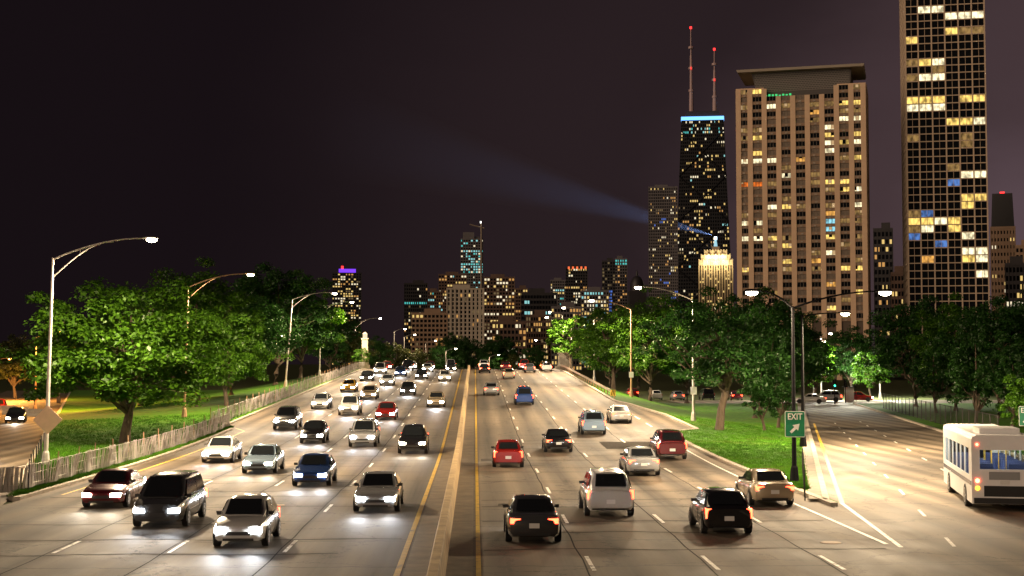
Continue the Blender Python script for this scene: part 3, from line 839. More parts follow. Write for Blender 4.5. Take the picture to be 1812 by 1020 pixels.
    hb = MB(); w = .36; hb.loft([[(-w / 2, -.03, -.06), (w / 2, .04, -.07), (w / 2, .06, .075), (-w / 2, -.01, .055)], [(-w / 2, .2, -.06), (w / 2, .2, -.07), (w / 2, .2, .075), (-w / 2, .2, .055)]])
    D['headlight'] = hb.mesh('headlight', M_HEAD)
    hb = MB(); w = .36; hb.loft([[(-w / 2, -.03, -.06), (w / 2, .04, -.07), (w / 2, .06, .075), (-w / 2, -.01, .055)][::-1], [(-w / 2, .2, -.06), (w / 2, .2, -.07), (w / 2, .2, .075), (-w / 2, .2, .055)][::-1]])
    tall = kind in ('SUV', 'minivan', 'hatchback')
    tb = MB(); tw, th = (.2, .34) if tall else (.34, .17)
    tb.box(-tw / 2, tw / 2, -.12, .035, -th / 2, th / 2)
    D['taillight'] = tb.mesh('taillight', M_TAIL)
    D['pos_h'] = [(sg * (f[3] - .19), y0 - .03, fz) for sg in (-1, 1)]
    D['pos_t'] = [(sg * (r[3] - tw / 2 + .0), r[0] + .03, rz - (.05 if tall else 0)) for sg in (-1, 1)]
    D['front'] = y0; D['rear'] = y1; D['W'] = W
    D['wheel'] = wheel_mesh(sp['wr'], .22); D['wr'] = sp['wr']; D['wy'] = sp['wy']
    D['plate'] = MB().box(-.17, .17, -.01, .01, -.08, .08).mesh('licence_plate', M_PLATE)
    mm = MB(); mm.loft([[(-.02, -.06, -.05), (.16, -.04, -.06), (.18, .0, .07), (.0, .0, .07)], [(-.02, .08, -.04), (.15, .06, -.05), (.16, .06, .06), (.0, .06, .06)]])
    D['mirror'] = mm.mesh('mirror', M_TRIM)
    D['pz'] = (f[1] + .30, r[1] + .34); D['belt'] = zb; D['ya'] = a; D['wb'] = wb
    CARM[kind] = D; return D

def setmat(o, i, m):
    o.material_slots[i].link = 'OBJECT'; o.material_slots[i].material = m
def car(label, kind, paint, x, y, away, near, beam=True, rz=0.0, group='cars on the drive', brake=False, warm=False, lights=True, z=None):
    D = car_parts(kind)
    th = rz + (PI if away else 0)
    z0 = g(x, y) if z is None else z
    sl = math.atan(slope(y)) if z is None else 0
    t = thing('parked_car' if not lights else 'car', label, 'car', (x, y, z0), (-sl if away else sl, 0, th), group)
    t.rotation_mode = 'XYZ'
    b = obj('body', D['body'], t); setmat(b, 0, PAINT[paint])
    obj('windshield', D['windshield'], t); obj('rear_window', D['rear_window'], t)
    for k in ('R0', 'R1', 'L0', 'L1'): obj('side_window', D['side_window' + k], t)
    for i, (p, q) in enumerate(zip(D['pos_h'], D['pos_t'])):
        o = obj('headlight', D['headlight'], t, p)
        o.scale = (-1.1 if i == 0 else 1.1, 1, 1.15)
        setmat(o, 0, (M_HEADW if warm else M_HEAD) if lights else M_HEADOFF)
        o = obj('tail_light', D['taillight'], t, q)
        setmat(o, 0, (M_BRAKE if brake else M_TAIL) if lights else M_TAILOFF)
    for wy in D['wy']:
        for sg in (-1, 1):
            w = obj('wheel', D['wheel'][0], t, (sg * (D['W'] - .085), wy, D['wr']))
            if near:
                obj('rim', D['wheel'][1], w, None, (0, 0, 0 if sg > 0 else PI))
    if near:
        obj('licence_plate', D['plate'], t, (0, SPEC[kind]['lo'][1][0] - .06, D['pz'][0]))
        obj('licence_plate', D['plate'], t, (0, SPEC[kind]['lo'][-1][0] + .015, D['pz'][1]))
        for sg in (-1, 1):
            o = obj('mirror', D['mirror'], t, (sg * D['wb'] * 1.0, D['ya'] + .42, D['belt'] + .06))
            o.scale = (sg, 1, 1)
    if lights and beam:
        p = D['pos_h']
        # one beam for each headlamp close by, one for the pair far off
        if near:
            for q in p: lamp_light('headlamp_beam', t, (q[0], q[1] - .12, q[2]), 400 if not away else 260, (1, .9, .74) if warm else (.92, .95, 1), 'SPOT', R(50), 1.0, (R(-87), 0, 0), .08)
        else:
            lamp_light('headlamp_beam', t, (0, p[0][1] - .15, p[0][2]), 1250 if not away else 600, (1, .9, .74) if warm else (.92, .95, 1), 'SPOT', R(50), 1.0, (R(-87), 0, 0), .1)
    return t

ORD = ['nearest', 'second', 'third', 'fourth', 'fifth', 'sixth', 'seventh', 'eighth', 'ninth', 'tenth']
LANES_L = [(-4.1, 'inner oncoming lane', [(60, 'silver', 'sedan'), (95, 'black', 'SUV'), (146, 'beige', 'sedan'), (205, 'white', 'hatchback'), (243, 'dark grey', 'sedan'), (258, 'silver', 'minivan')]),
           (-7.9, 'second oncoming lane', [(49, 'white', 'hatchback'), (72, 'blue', 'sedan'), (101, 'silver', 'SUV'), (128, 'red', 'sedan'), (168, 'dark grey', 'hatchback'), (212, 'black', 'sedan'), (240, 'white', 'sedan'), (256, 'maroon', 'hatchback')]),
           (-11.6, 'third oncoming lane', [(55, 'dark grey', 'minivan'), (80, 'light blue', 'sedan'), (104, 'black', 'hatchback'), (134, 'white', 'SUV'), (160, 'beige', 'sedan'), (192, 'silver', 'sedan'), (222, 'blue', 'hatchback'), (247, 'black', 'minivan'), (260, 'white', 'sedan')]),
           (-15.4, 'outer oncoming lane', [(62, 'maroon', 'sedan'), (88, 'white', 'sedan'), (117, 'dark grey', 'SUV'), (143, 'silver', 'hatchback'), (176, 'yellow', 'sedan'), (206, 'black', 'sedan'), (232, 'white', 'minivan'), (254, 'red', 'hatchback')])]
LANES_R = [(1.85, 'inner right-hand lane', [(50, 'dark grey', 'sedan'), (84, 'red', 'hatchback'), (168, 'silver', 'sedan'), (236, 'black', 'sedan'), (256, 'white', 'SUV')]),
           (5.3, 'second right-hand lane', [(58, 'white', 'SUV'), (96, 'black', 'sedan'), (150, 'blue', 'minivan'), (214, 'beige', 'hatchback'), (250, 'maroon', 'sedan')]),
           (9.0, 'third right-hand lane', [(52, 'black', 'hatchback'), (78, 'silver', 'sedan'), (112, 'light blue', 'SUV'), (238, 'dark grey', 'hatchback'), (259, 'red', 'minivan')]),
           (12.35, 'outer right-hand lane', [(62, 'beige', 'sedan'), (90, 'maroon', 'SUV'), (124, 'white', 'sedan'), (244, 'silver', 'hatchback'), (257, 'yellow', 'sedan')])]
for lanes, away, way in ((LANES_L, False, 'headlights on'), (LANES_R, True, 'tail lights on')):
    for x, ln, cars in lanes:
        for i, (y, colr, kind) in enumerate(cars):
            o = 'nearest' if i == 0 else ORD[i] + ' from the camera'
            car('%s %s with %s, %s in the %s' % (colr, kind, way, o, ln), kind, colr, x + rnd.uniform(-.25, .25), y, away, y < 130,
                warm=rnd.random() < .45, brake=away and y > 200, group='oncoming cars' if not away else 'cars driving away')
for i, (u, y, colr, kind) in enumerate(((-3.2, 92, 'white', 'sedan'), (-6.8, 112, 'silver', 'minivan'), (-3.4, 140, 'black', 'sedan'), (-7.2, 175, 'red', 'hatchback'))):
    car('%s %s with headlights on, %s on the left entry ramp' % (colr, kind, 'nearest' if i == 0 else ORD[i] + ' from the camera'), kind, colr, x_left_r(y) + u, y, False, y < 130, rz=R(15), group='cars on the entry ramp', warm=i % 2 == 0)
for i, (px, d, colr, kind, away) in enumerate(((1432, 206, 'white', 'sedan', True), (1462, 213, 'silver', 'SUV', True), (1520, 217, 'red', 'hatchback', False))):
    p = P(px, 700, d)
    car('%s %s crossing at the end of the exit ramp' % (colr, kind), kind, colr, p.x, d, away, False, rz=R(78), z=0, group='cars on the cross street')
for i, (px, d, colr, kind) in enumerate(((1118, 226, 'red', 'sedan'), (1160, 228, 'white', 'hatchback'), (1198, 224, 'silver', 'sedan'), (1250, 226, 'black', 'minivan'), (1300, 224, 'maroon', 'sedan'))):
    p = P(px, 690, d)
    car('%s %s parked under the dark trees, %s from the left' % (colr, kind, ['first', 'second', 'third', 'fourth', 'fifth'][i]), kind, colr, p.x, d, True, False, beam=False, group='cars under the trees', z=g(p.x, d), brake=False, lights=i % 2 == 0)

# city bus going up the exit ramp
def city_bus(label, x, y, rz):
    t = thing('city_bus', label, 'bus', (x, y, 0), (0, 0, rz))
    Wb, Lb, z0, z1 = 1.27, 11.0, .32, 3.05
    white = mat('bus_white', (.72, .72, .72), .3, coat=.4, var=.06, scale=1)
    glow = bpy.data.materials.new('bus_window_glass'); glow.use_nodes = True
    gn, gk = glow.node_tree.nodes, glow.node_tree.links
    gn.remove(gn['Principled BSDF']); ga = gn.new('ShaderNodeBsdfTransparent'); ga.inputs[0].default_value = (.72, .76, .76, 1); gb = gn.new('ShaderNodeBsdfGlossy'); gb.inputs['Roughness'].default_value = .03
    gm = gn.new('ShaderNodeMixShader'); gm.inputs[0].default_value = .06
    gk.new(ga.outputs[0], gm.inputs[1]); gk.new(gb.outputs[0], gm.inputs[2]); gk.new(gm.outputs[0], gn['Material Output'].inputs[0])
    shell = MB()
    for sg in (-1, 1):
        xa, xb = sorted((sg * Wb, sg * (Wb - .06)))
        shell.box(xa, xb, 0, Lb, z0, 1.42); shell.box(xa, xb, 0, Lb, 2.52, z1 - .12)
        for k in range(8):
            ya = .0 if k == 0 else .85 + (k - 1) * 1.55
            yb = ya + (.98 if k == 0 else .17) if k < 7 else Lb
            shell.box(xa, xb, ya, yb, 1.42, 2.52)
    for ya, yb in ((0, .06), (Lb - .06, Lb)):
        shell.box(-Wb + .06, Wb - .06, ya, yb, z0, 1.12 if ya else 1.72); shell.box(-Wb + .06, Wb - .06, ya, yb, 2.5, z1 - .12)
        for sg in (-1, 1): shell.box(min(sg * .95, sg * (Wb - .06)), max(sg * .95, sg * (Wb - .06)), ya, yb, 1.72 if not ya else 1.12, 2.5)
    shell.loft([[(-Wb, yy, z1 - .12), (Wb, yy, z1 - .12), (Wb - .05, yy, z1 - .02), (Wb - .22, yy, z1 + .05), (-Wb + .22, yy, z1 + .05), (-Wb + .05, yy, z1 - .02)] for yy in (0, Lb)])
    shell.box(-Wb + .06, Wb - .06, .06, Lb - .06, .75, .82)
    shell.build('body', white, t)
    seat_m = mat('bus_seat', (.03, .05, .16), .8)
    seat = MB().box(-.42, .42, -.05, .06, .45, 1.05).box(-.42, .42, .06, .45, .38, .46).mesh('seat', seat_m)
    for k in range(8):
        for sg in (-1, 1): obj('seat', seat, t, (sg * .72, 1.0 + k * 1.05, .84))
    for sg in (-1, 1):
        MB().box(sg * .62 - .06, sg * .62 + .06, .5, Lb - .6, 2.78, 2.82).build('ceiling_lamp', emis('saloon_tube', (1, .95, .86), 7), t)
        for k in range(4): MB().tube([(sg * .3, 1.6 + k * 2.2, .82), (sg * .3, 1.6 + k * 2.2, 2.9)], .02, 6).build('grab_pole', M_YEL, t)
    for k in range(3): lamp_light('saloon_light', t, (0, 1.8 + k * 3.4, 2.6), 160, (1, .94, .84), 'POINT', radius=.3)
    # y = 0 rear (towards the camera), front at Lb
    for sg in (-1, 1):
        for k in range(6):
            ya = 1.02 + k * 1.55
            m2 = MB(); m2.box(sg * (Wb - .03) - .004, sg * (Wb - .03) + .004, ya, ya + 1.38, 1.42, 2.52); m2.build('side_window', glow, t)
        m2 = MB(); m2.box(sg * (Wb + .01) - .006, sg * (Wb + .01) + .006, .2, Lb - .2, 1.05, 1.22); m2.build('side_stripe', PAINT['blue'], t)
        for i, wy in enumerate((2.3, Lb - 2.4)):
            w = obj('wheel', wheel_b[0], t, (sg * (Wb - .12), wy, .48)); obj('rim', wheel_b[1], w, None, (0, 0, 0 if sg > 0 else PI))
        for zt, nm, m in ((1.25, 'tail_light', M_BRAKE), (.95, 'turn_signal', M_TURN), (2.72, 'marker_light', M_BRAKE)):
            m2 = MB(); m2.tube([(sg * (Wb - .22), -.03, zt), (sg * (Wb - .22), .05, zt)], .085 if zt < 2 else .05, 10); m2.build(nm, m, t)
        m2 = MB(); m2.box(-.16, .16, -.03, .1, -.09, .09); m2.build('headlight', M_HEAD, t, loc=(sg * .9, Lb + .0, .75))
        lamp_light('headlamp_beam', t, (sg * .9, Lb + .25, .8), 900, (1, .95, .85), 'SPOT', R(80), .8, (R(86), 0, 0), .1)
    m2 = MB(); m2.box(-.95, .95, .02, .03, 1.72, 2.5); m2.build('rear_window', glow, t)
    m2 = MB(); m2.box(-.8, .8, -.02, .02, .62, 1.05); m2.build('engine_grille', M_TRIM, t)
    m2 = MB(); m2.box(-1.2, 1.2, -.09, .05, .34, .56); m2.build('bumper', M_TRIM, t)
    m2 = MB(); m2.box(-.6, .6, -.02, .02, 1.3, 1.62); m2.build('engine_hatch', PAINT['silver'], t)
    m2 = MB(); m2.box(-.8, .8, 1.2, 3.4, z1 - .02, z1 + .28); m2.build('roof_unit', white, t)
    m2 = MB(); m2.box(-.17, .17, -.03, .02, 1.12, 1.28); m2.build('licence_plate', M_PLATE, t)
    m2 = MB(); m2.box(-1.0, 1.0, Lb - .02, Lb + .018, 1.1, 2.5); m2.build('windshield', M_GLASS, t)
wheel_b = wheel_mesh(.48, .30)
city_bus('white city bus with lit windows going up the exit ramp', 19.9 + 1.6, 57.5, R(-12.6))

# ================================================================== TREES
def mesh_quads(name, V, m, nv=4):
    n = len(V) // nv
    me = bpy.data.meshes.new(name)
    me.vertices.add(len(V)); me.vertices.foreach_set('co', V.astype(np.float32).ravel())
    me.loops.add(n * nv); me.loops.foreach_set('vertex_index', np.arange(n * nv, dtype=np.int32))
    me.polygons.add(n); me.polygons.foreach_set('loop_start', np.arange(0, n * nv, nv, dtype=np.int32))
    me.polygons.foreach_set('loop_total', np.full(n, nv, dtype=np.int32))
    me.materials.append(m); me.update(calc_edges=True); return me
def tree_proto(seed, H, Rw, trunk, n_cl, n_lf, leaf, m, zs=1.0, r_tr=.3, gap=.0, spread=1.0, limbs=11, bend=.4):
    rs = np.random.RandomState(seed)
    zc = (H + trunk) / 2; rz = (H - trunk) / 2 * zs
    cl = []
    ph = rs.uniform(0, 6.28, 6)
    while len(cl) < n_cl:
        d = rs.normal(size=3); d /= np.linalg.norm(d)
        az, el = math.atan2(d[1], d[0]), math.asin(d[2])
        lump = 1 + .20 * math.sin(3 * az + ph[0]) * math.cos(2 * el + ph[1]) + .16 * math.sin(5 * az + ph[2] + 3 * el) + .10 * math.sin(9 * az + ph[3] - 5 * el)
        if gap and math.sin(4 * az + ph[4]) * math.cos(5 * el + ph[5]) > 1 - gap: continue
        rr = rs.uniform(.28, 1.0) ** .55 * lump * .92
        p = np.array([d[0] * Rw * rr, d[1] * Rw * rr, zc + d[2] * rz * rr * (1.0 if d[2] > 0 else .85)])
        if p[2] < trunk * .75: continue
        cl.append(p)
    cl = np.array(cl)
    # wood
    mb = MB()
    bx, by = rs.uniform(-bend, bend, 2)
    tp = [(0, 0, -.4), (0, 0, .1), (bx * .3, by * .3, trunk * .55), (bx, by, trunk * 1.05), (bx * 1.6, by * 1.5, zc), (bx * 1.2, by * 1.1, H * .82)]
    mb.tube(tp, [r_tr * 1.7, r_tr * 1.15, r_tr * .92, r_tr * .8, r_tr * .45, r_tr * .12], 9)
    idx = rs.choice(len(cl), min(limbs * 4, len(cl)), replace=False)
    tips = cl[idx]
    for k in range(limbs):
        e = Vector(tips[k]); s0 = rs.uniform(.9, 1.25) * trunk
        s0 = min(s0, e.z - .1) if e.z > trunk else s0
        t0 = Vector((bx * min(1, s0 / trunk), by * min(1, s0 / trunk), min(s0, H * .6)))
        mid = t0.lerp(e, .5) + Vector((rs.normal() * .35, rs.normal() * .35, rs.uniform(-.1, .7) * Rw * .12))
        q1 = t0.lerp(mid, .5) + Vector((rs.normal() * .2, rs.normal() * .2, rs.normal() * .15))
        mb.tube([t0, q1, mid, e], [r_tr * .48, r_tr * .36, r_tr * .24, r_tr * .05], 6)
        for j in range(3):
            e2 = Vector(tips[(limbs + k * 3 + j) % len(tips)])
            if (e2 - mid).length < Rw * 1.1:
                m2 = mid.lerp(e2, .5) + Vector((rs.normal() * .25, rs.normal() * .25, rs.normal() * .2))
                mb.tube([mid, m2, e2], [r_tr * .2, r_tr * .12, r_tr * .03], 5)
    tm = mb.mesh('trunk', M_BARK, True)
    # leaves
    N = n_cl * n_lf
    ci = np.repeat(np.arange(n_cl), n_lf)
    rad = rs.uniform(.65, 1.25, n_cl)[ci] * Rw * .17 * spread
    off = rs.normal(size=(N, 3)); off /= np.linalg.norm(off, axis=1)[:, None]
    off *= (rs.uniform(0, 1, N) ** .45)[:, None] * rad[:, None] * np.array([1, 1, .62])
    C = cl[ci] + off
    C[:, 2] -= (np.abs(off[:, 0]) + np.abs(off[:, 1])) * .22        # sprays droop at their ends
    nrm = off / (np.linalg.norm(off, axis=1)[:, None] + 1e-6) * .6 + rs.normal(size=(N, 3)) * .55 + np.array([0, 0, .75])
    nrm /= np.linalg.norm(nrm, axis=1)[:, None]
    a = rs.normal(size=(N, 3)); a -= nrm * np.sum(a * nrm, 1)[:, None]; a /= np.linalg.norm(a, axis=1)[:, None]
    b = np.cross(nrm, a)
    L = leaf * rs.uniform(.6, 1.3, N)[:, None]
    V = np.empty((N, 4, 3))
    V[:, 0] = C - a * L * .5
    V[:, 1] = C + b * L * .27 + nrm * L * .06
    V[:, 2] = C + a * L * .5 - np.array([0, 0, 1]) * L * .12
    V[:, 3] = C - b * L * .27 + nrm * L * .06
    return tm, mesh_quads('crown', V.reshape(-1, 3), m)
TP = {
 'broad':  tree_proto(11, 13.0, 7.2, 2.3, 190, 150, .36, M_LEAF, r_tr=.34, gap=.12, limbs=12),
 'tall':   tree_proto(23, 16.5, 6.6, 3.0, 190, 140, .36, M_LEAF, r_tr=.36, gap=.10, limbs=12),
 'dense':  tree_proto(37, 15.0, 7.0, 2.6, 200, 130, .38, M_LEAF2, r_tr=.36, gap=.08, limbs=10),
 'open':   tree_proto(41, 12.6, 5.6, 3.6, 120, 120, .32, M_LEAF2, r_tr=.33, gap=.35, limbs=16, bend=1.1),
 'small':  tree_proto(53, 7.6, 3.3, 1.6, 90, 110, .28, M_LEAF, r_tr=.16, gap=.08, limbs=8),
 'fir':    tree_proto(67, 9.0, 3.0, 1.2, 110, 110, .26, M_LEAF2, r_tr=.18, gap=.05, limbs=8),
 'olive':  tree_proto(71, 12.0, 6.2, 2.4, 150, 110, .40, M_LEAF3, r_tr=.3, gap=.1, limbs=9),
}
def tree(kind, label, x, y, s=1.0, rz=0.0, z=None, sz=None, group='park trees'):
    z = g(x, y) if z is None else z
    t = thing('tree', label, 'tree', (x, y, z), (0, 0, rz), group); t.scale = (s, s, sz or s)
    obj('trunk', TP[kind][0], t); obj('crown', TP[kind][1], t)
    return t
def tree_px(kind, label, px, d, s=1.0, rz=0.0, sz=None, group='park trees'):
    tree(kind, label, P(px, 640, d).x, d, s, rz, None, sz, group)
# left wedge
tree_px('broad', 'big spreading green tree behind the near slat fence, nearest on the left', 222, 101, 1.10, .6, .88)
tree_px('tall', 'tall green tree lit by the second left lamp', 352, 152, 1.08, 2.0, .90)
tree_px('broad', 'low leafy tree reaching under the second left lamp', 402, 149, .72, 3.9)
tree_px('dense', 'dark tree behind the second left lamp', 410, 182, 1.06, 1.1, .92)
tree_px('olive', 'dim olive tree between the left lamps, behind the nearest tree', 250, 170, 1.15, .2, .98)
tree_px('dense', 'dark tree behind the third left lamp', 488, 214, 1.22, 4.4)
tree_px('tall', 'dark tall tree left of the fourth left lamp', 532, 250, 1.08, 5.2)
tree_px('dense', 'dark tree behind the fourth left lamp', 585, 300, .98, .9)
tree_px('olive', 'low dark tree left of the stone pylon', 625, 300, .72, 2.9)
tree_px('olive', 'orange lit tree at the far left edge', 28, 235, .86, 1.9)
tree_px('olive', 'orange lit tree behind the sodium lamp', 105, 210, .92, 3.3)
tree_px('olive', 'small orange lit tree low on the left edge', -6, 262, .75, .4)
# right of the drive
tree_px('small', 'bright green tree lit by a lamp right of the crest', 1010, 240, 1.32, .3)
tree_px('broad', 'broad tree behind the guard rail', 1085, 206, .92, 2.2)
tree_px('tall', 'green tree behind the lamp with the white plate', 1150, 190, .88, 4.1)
tree_px('open', 'large tree with bare twisting limbs on the gore lawn', 1272, 116, 1.04, 1.35, .92)
tree_px('dense', 'dense dark tree behind the twisting tree', 1335, 150, .92, .7)
tree_px('fir', 'small bushy tree on the lawn left of the exit sign', 1352, 121, .78, 2.4)
tree_px('fir', 'second small bushy tree beside the exit sign lawn', 1376, 128, .92, 5.0)
tree_px('dense', 'dark tree behind the exit lamp post', 1395, 168, .84, 3.5)
tree_px('dense', 'dark tree left of the twisting tree, over the parked cars', 1215, 205, 1.0, 5.5)
tree_px('small', 'brightly lit green tree at the ramp end, left one', 1440, 214, 1.25, 1.0)
tree_px('small', 'brightly lit green tree at the ramp end, low right one', 1540, 226, 1.05, 4.0)
tree_px('dense', 'round grey green tree at the ramp end between the park lamps', 1505, 250, .82, 2.6)
tree_px('dense', 'dark tree right of the ramp end, leftmost of the big mass', 1620, 188, .98, 1.6)
tree_px('tall', 'tall dark tree behind the chain-link fence', 1690, 172, .82, .1)
tree_px('dense', 'dark spreading tree above the hydrant', 1765, 150, .86, 3.0)
tree_px('fir', 'bushy tree just behind the chain-link fence', 1725, 132, 1.05, 4.6)
tree_px('fir', 'bushy tree right of the hydrant', 1790, 128, .98, .9)
tree_px('dense', 'dark tree at the right edge', 1835, 158, .95, 5.9)
tree_px('small', 'small leafy tree at the right edge over the green sign', 1818, 108, .72, 2.0)
tree_px('fir', 'bushy tree left of the fence mass', 1655, 165, .95, 3.7)
# beyond the crest
k = 0
for px, d, s, kd in ((700, 380, .80, 'olive'), (742, 400, .72, 'olive'), (785, 440, .78, 'dense'), (830, 470, .92, 'dense'), (872, 450, .85, 'dense'), (912, 420, .66, 'olive'), (945, 380, .6, 'dense'), (660, 360, .72, 'dense'), (805, 520, 1.1, 'dense'), (890, 520, 1.05, 'dense'), (1080, 300, 1.0, 'dense'), (1130, 330, 1.15, 'dense')):
    tree_px(kd, 'dim far tree beyond the crest, %s from the left' % ['second', 'third', 'fourth', 'sixth', 'seventh', 'ninth', 'tenth', 'first', 'fifth', 'eighth', 'eleventh', 'twelfth'][k], px, d, s, k * 1.3, group='far trees beyond the crest'); k += 1
# ivy at the pylon foot and grass tufts along the kerbs
tree('small', 'ivy bush growing up the foot of the stone pylon', -21.2, 266.5, .55, 1.0, group=None)

def tufts(name, pts, h, seed, m, label):
    rs = np.random.RandomState(seed); V = []
    for (x, y, z) in pts:
        for q in range(7):
            a = rs.uniform(0, 6.28); ox, oy = rs.normal(size=2) * .09; hh = h * rs.uniform(.5, 1.3); l = rs.normal(size=2) * hh * .4
            w = .014; c, s_ = math.cos(a) * w, math.sin(a) * w
            V += [(x + ox - c, y + oy - s_, z), (x + ox + c, y + oy + s_, z), (x + ox + l[0], y + oy + l[1], z + hh)]
    me = mesh_quads(name, np.array(V), m, 3)
    o = obj(name, me, kind='stuff'); o['label'] = label; o['category'] = 'grass'
rs = np.random.RandomState(3)
pts = []
for i in range(16000):
    y = 61 + 75 * rs.uniform() ** 1.6
    a, b = x_main_r(y) + .34, x_ramp_l(y) - .95
    if b - a < .2: continue
    x = a + (b - a) * rs.uniform(); pts.append((x, y, g(x, y) + .1))
tufts('lawn_grass', pts, .11, 5, M_GRASS, 'short green grass of the gore lawn under the exit sign')
pts = []
for i in range(15000):
    y = 65 + 70 * rs.uniform() ** 1.6
    a, b = max(x_left_r(y) + .4, -48), x_main_l(y) - .36
    if b - a < .2: continue
    u = rs.uniform(); u = 1 - (1 - u) ** 1.0
    x = a + (b - a) * u; pts.append((x, y, g(x, y) + .1))
for i in range(2500):
    y = 64 + 55 * rs.uniform(); x = x_main_l(y) - rs.uniform(.34, .75); pts.append((x, y, g(x, y) + .1))
tufts('verge_grass', pts, .15, 6, M_GRASS, 'rough grass around the slat fence on the left wedge')
# ================================================================== BUILDINGS
ROOM = {'y': room_mat('room_yellow', (1.0, .66, .16), 1.25), 'w': room_mat('room_white', (1.0, .86, .52), 1.5), 'd': room_mat('room_dim', (.85, .50, .16), .35),
        'r': room_mat('room_red', (1.0, .20, .02), .9), 'o': room_mat('room_orange', (1.0, .48, .10), .95), 'b': room_mat('room_blue', (.16, .38, 1.0), .5), 'c': room_mat('room_cyan', (.35, .85, 1.0), .9), 'g': room_mat('room_green', (.1, .9, .3), .6)}
def win_mat(name, c, s): return emis(name, c, s)
WM = {'y': win_mat('window_yellow', (1, .68, .22), .85), 'w': win_mat('window_white', (1, .86, .58), 1.0), 'o': win_mat('window_orange', (1, .50, .14), .6), 'c': win_mat('window_cyan', (.40, .95, .95), .7), 'b': win_mat('window_blue', (.12, .28, 1), .6), 'd': win_mat('window_dim', (.8, .55, .25), .18), 't': win_mat('window_teal', (.1, .75, .70), .75)}
M_DG = mat('dark_glazing', (.008, .009, .011), .08, spec=.12)
W_BEIGE = mat('facade_beige', (.66, .465, .305), .8, var=.10, scale=.12)
W_TAN = mat('facade_tan', (.30, .20, .13), .85, var=.12, scale=.12)
W_BRICK = mat('facade_brick', (.12, .075, .055), .9, var=.2, scale=.2)
W_GREY = mat('facade_grey', (.12, .11, .115), .8, var=.15, scale=.1)
W_DARK = mat('facade_dark', (.022, .020, .022), .5, var=.2, scale=.1)
W_PALE = mat('facade_pale', (.44, .38, .30), .8, var=.1, scale=.1)
W_BLACK = mat('facade_black', (.010, .010, .012), .35)

def frame_for(px0, px1, py, d, yaw=0.0):
    a, b = P(px0, py, d), P(px1, py, d)
    c = (a + b) / 2
    ang = -math.atan2(c.x, c.y)
    W = (b.x - a.x) * math.cos(ang)
    return c, ang + yaw, W
def tower(name, label, px0, px1, py, d, depth, cols, fh, wall, p, pal, yaw=0.0, seed=0, pier=.28, span=.42, frame=.35, z0=0, base=0, rows=None, taper=None, extra=None, litfn=None, group='city towers'):
    c, ang, W = frame_for(px0, px1, py, d, yaw)
    Ht = c.z - z0
    t = thing(name, label, 'building', (c.x, d, z0), (0, 0, ang), group)
    rs = random.Random(seed + int(px0))
    tp = taper or 0.0
    n = rows or max(3, int(Ht / fh)); fh = Ht / n
    def hw(z): return W / 2 * (1 - tp * z / Ht)
    def dep(z): return (depth / 2) * (1 - tp * z / Ht)
    def ring(z, o): return [(-hw(z) - o, depth / 2 - dep(z) - o, z), (hw(z) + o, depth / 2 - dep(z) - o, z), (hw(z) + o, depth / 2 + dep(z) + o, z), (-hw(z) - o, depth / 2 + dep(z) + o, z)]
    MB().loft([ring(0, -frame), ring(Ht - .05, -frame)]).build('glazing', M_DG, t)
    mb = MB()
    sides = []
    for k, cc in ((0, cols), (1, max(2, int(cols * depth / W))), (3, max(2, int(cols * depth / W)))):
        sides.append((k, cc))
    def pt(k, u, z, o):
        r = ring(z, o); A, B = Vector(r[k]), Vector(r[(k + 1) % 4]); return A.lerp(B, u)
    lit = {}
    for k, cc in sides:
        for i in range(cc + 1):
            u0 = max(0, (i - pier / 2) / cc); u1 = min(1, (i + pier / 2) / cc)
            a = [pt(k, u0, 0, 0), pt(k, u1, 0, 0), pt(k, u1, 0, -frame), pt(k, u0, 0, -frame)]
            b = [pt(k, u0, Ht, 0), pt(k, u1, Ht, 0), pt(k, u1, Ht, -frame), pt(k, u0, Ht, -frame)]
            mb.hexa(a + b)
        for j in range(n + 1):
            za = max(0, j * fh - span * fh * .5); zb = min(Ht, j * fh + span * fh * .5)
            o = -frame * .3
            mb.hexa([pt(k, 0.003, za, o), pt(k, .997, za, o), pt(k, .997, za, -frame), pt(k, .003, za, -frame), pt(k, .003, zb, o), pt(k, .997, zb, o), pt(k, .997, zb, -frame), pt(k, .003, zb, -frame)])
        for j in range(n):
            run = None
            for i in range(cc):
                if litfn: ch = litfn(k, i, j, n, cc, rs)
                else:
                    if run and rs.random() < .35: ch = run
                    else: ch = rs.choice(pal) if rs.random() < p else None
                run = ch
                if not ch: continue
                u0, u1 = (i + pier / 2 + .02) / cc, (i + 1 - pier / 2 - .02) / cc
                if rs.random() < .35: u1 = u0 + (u1 - u0) * rs.uniform(.4, .8)
                za, zb = j * fh + span * fh * .5, (j + 1) * fh - span * fh * .5
                lit.setdefault(ch, MB()).face([pt(k, u0, za, -frame + .06), pt(k, u1, za, -frame + .06), pt(k, u1, zb, -frame + .06), pt(k, u0, zb, -frame + .06)])
    mb.face([Vector(q) for q in ring(Ht + .02, 0)])
    mb.build('facade', wall, t, kind='stuff')
    for ch, m2 in lit.items(): m2.build('lit_windows', WM[ch], t, kind='stuff')
    # parapet and plant room so that no roofline is a bare box
    r0 = ring(Ht, 0)
    if not extra or 'noplant' not in extra:
        w, dd = hw(Ht), dep(Ht); u = rs.uniform(-.3, .3) * w
        MB().box(u - w * .45, u + w * .45, depth / 2 - dd * .5, depth / 2 + dd * .5, Ht, Ht + fh * 1.2).build('plant_room', wall, t)
        MB().box(-w, w, depth / 2 - dd, depth / 2 - dd + .4, Ht + .03, Ht + .03 + fh * .3).build('parapet', wall, t)
    t['_h'] = Ht; t['_w'] = W
    return t, Ht, W, ring

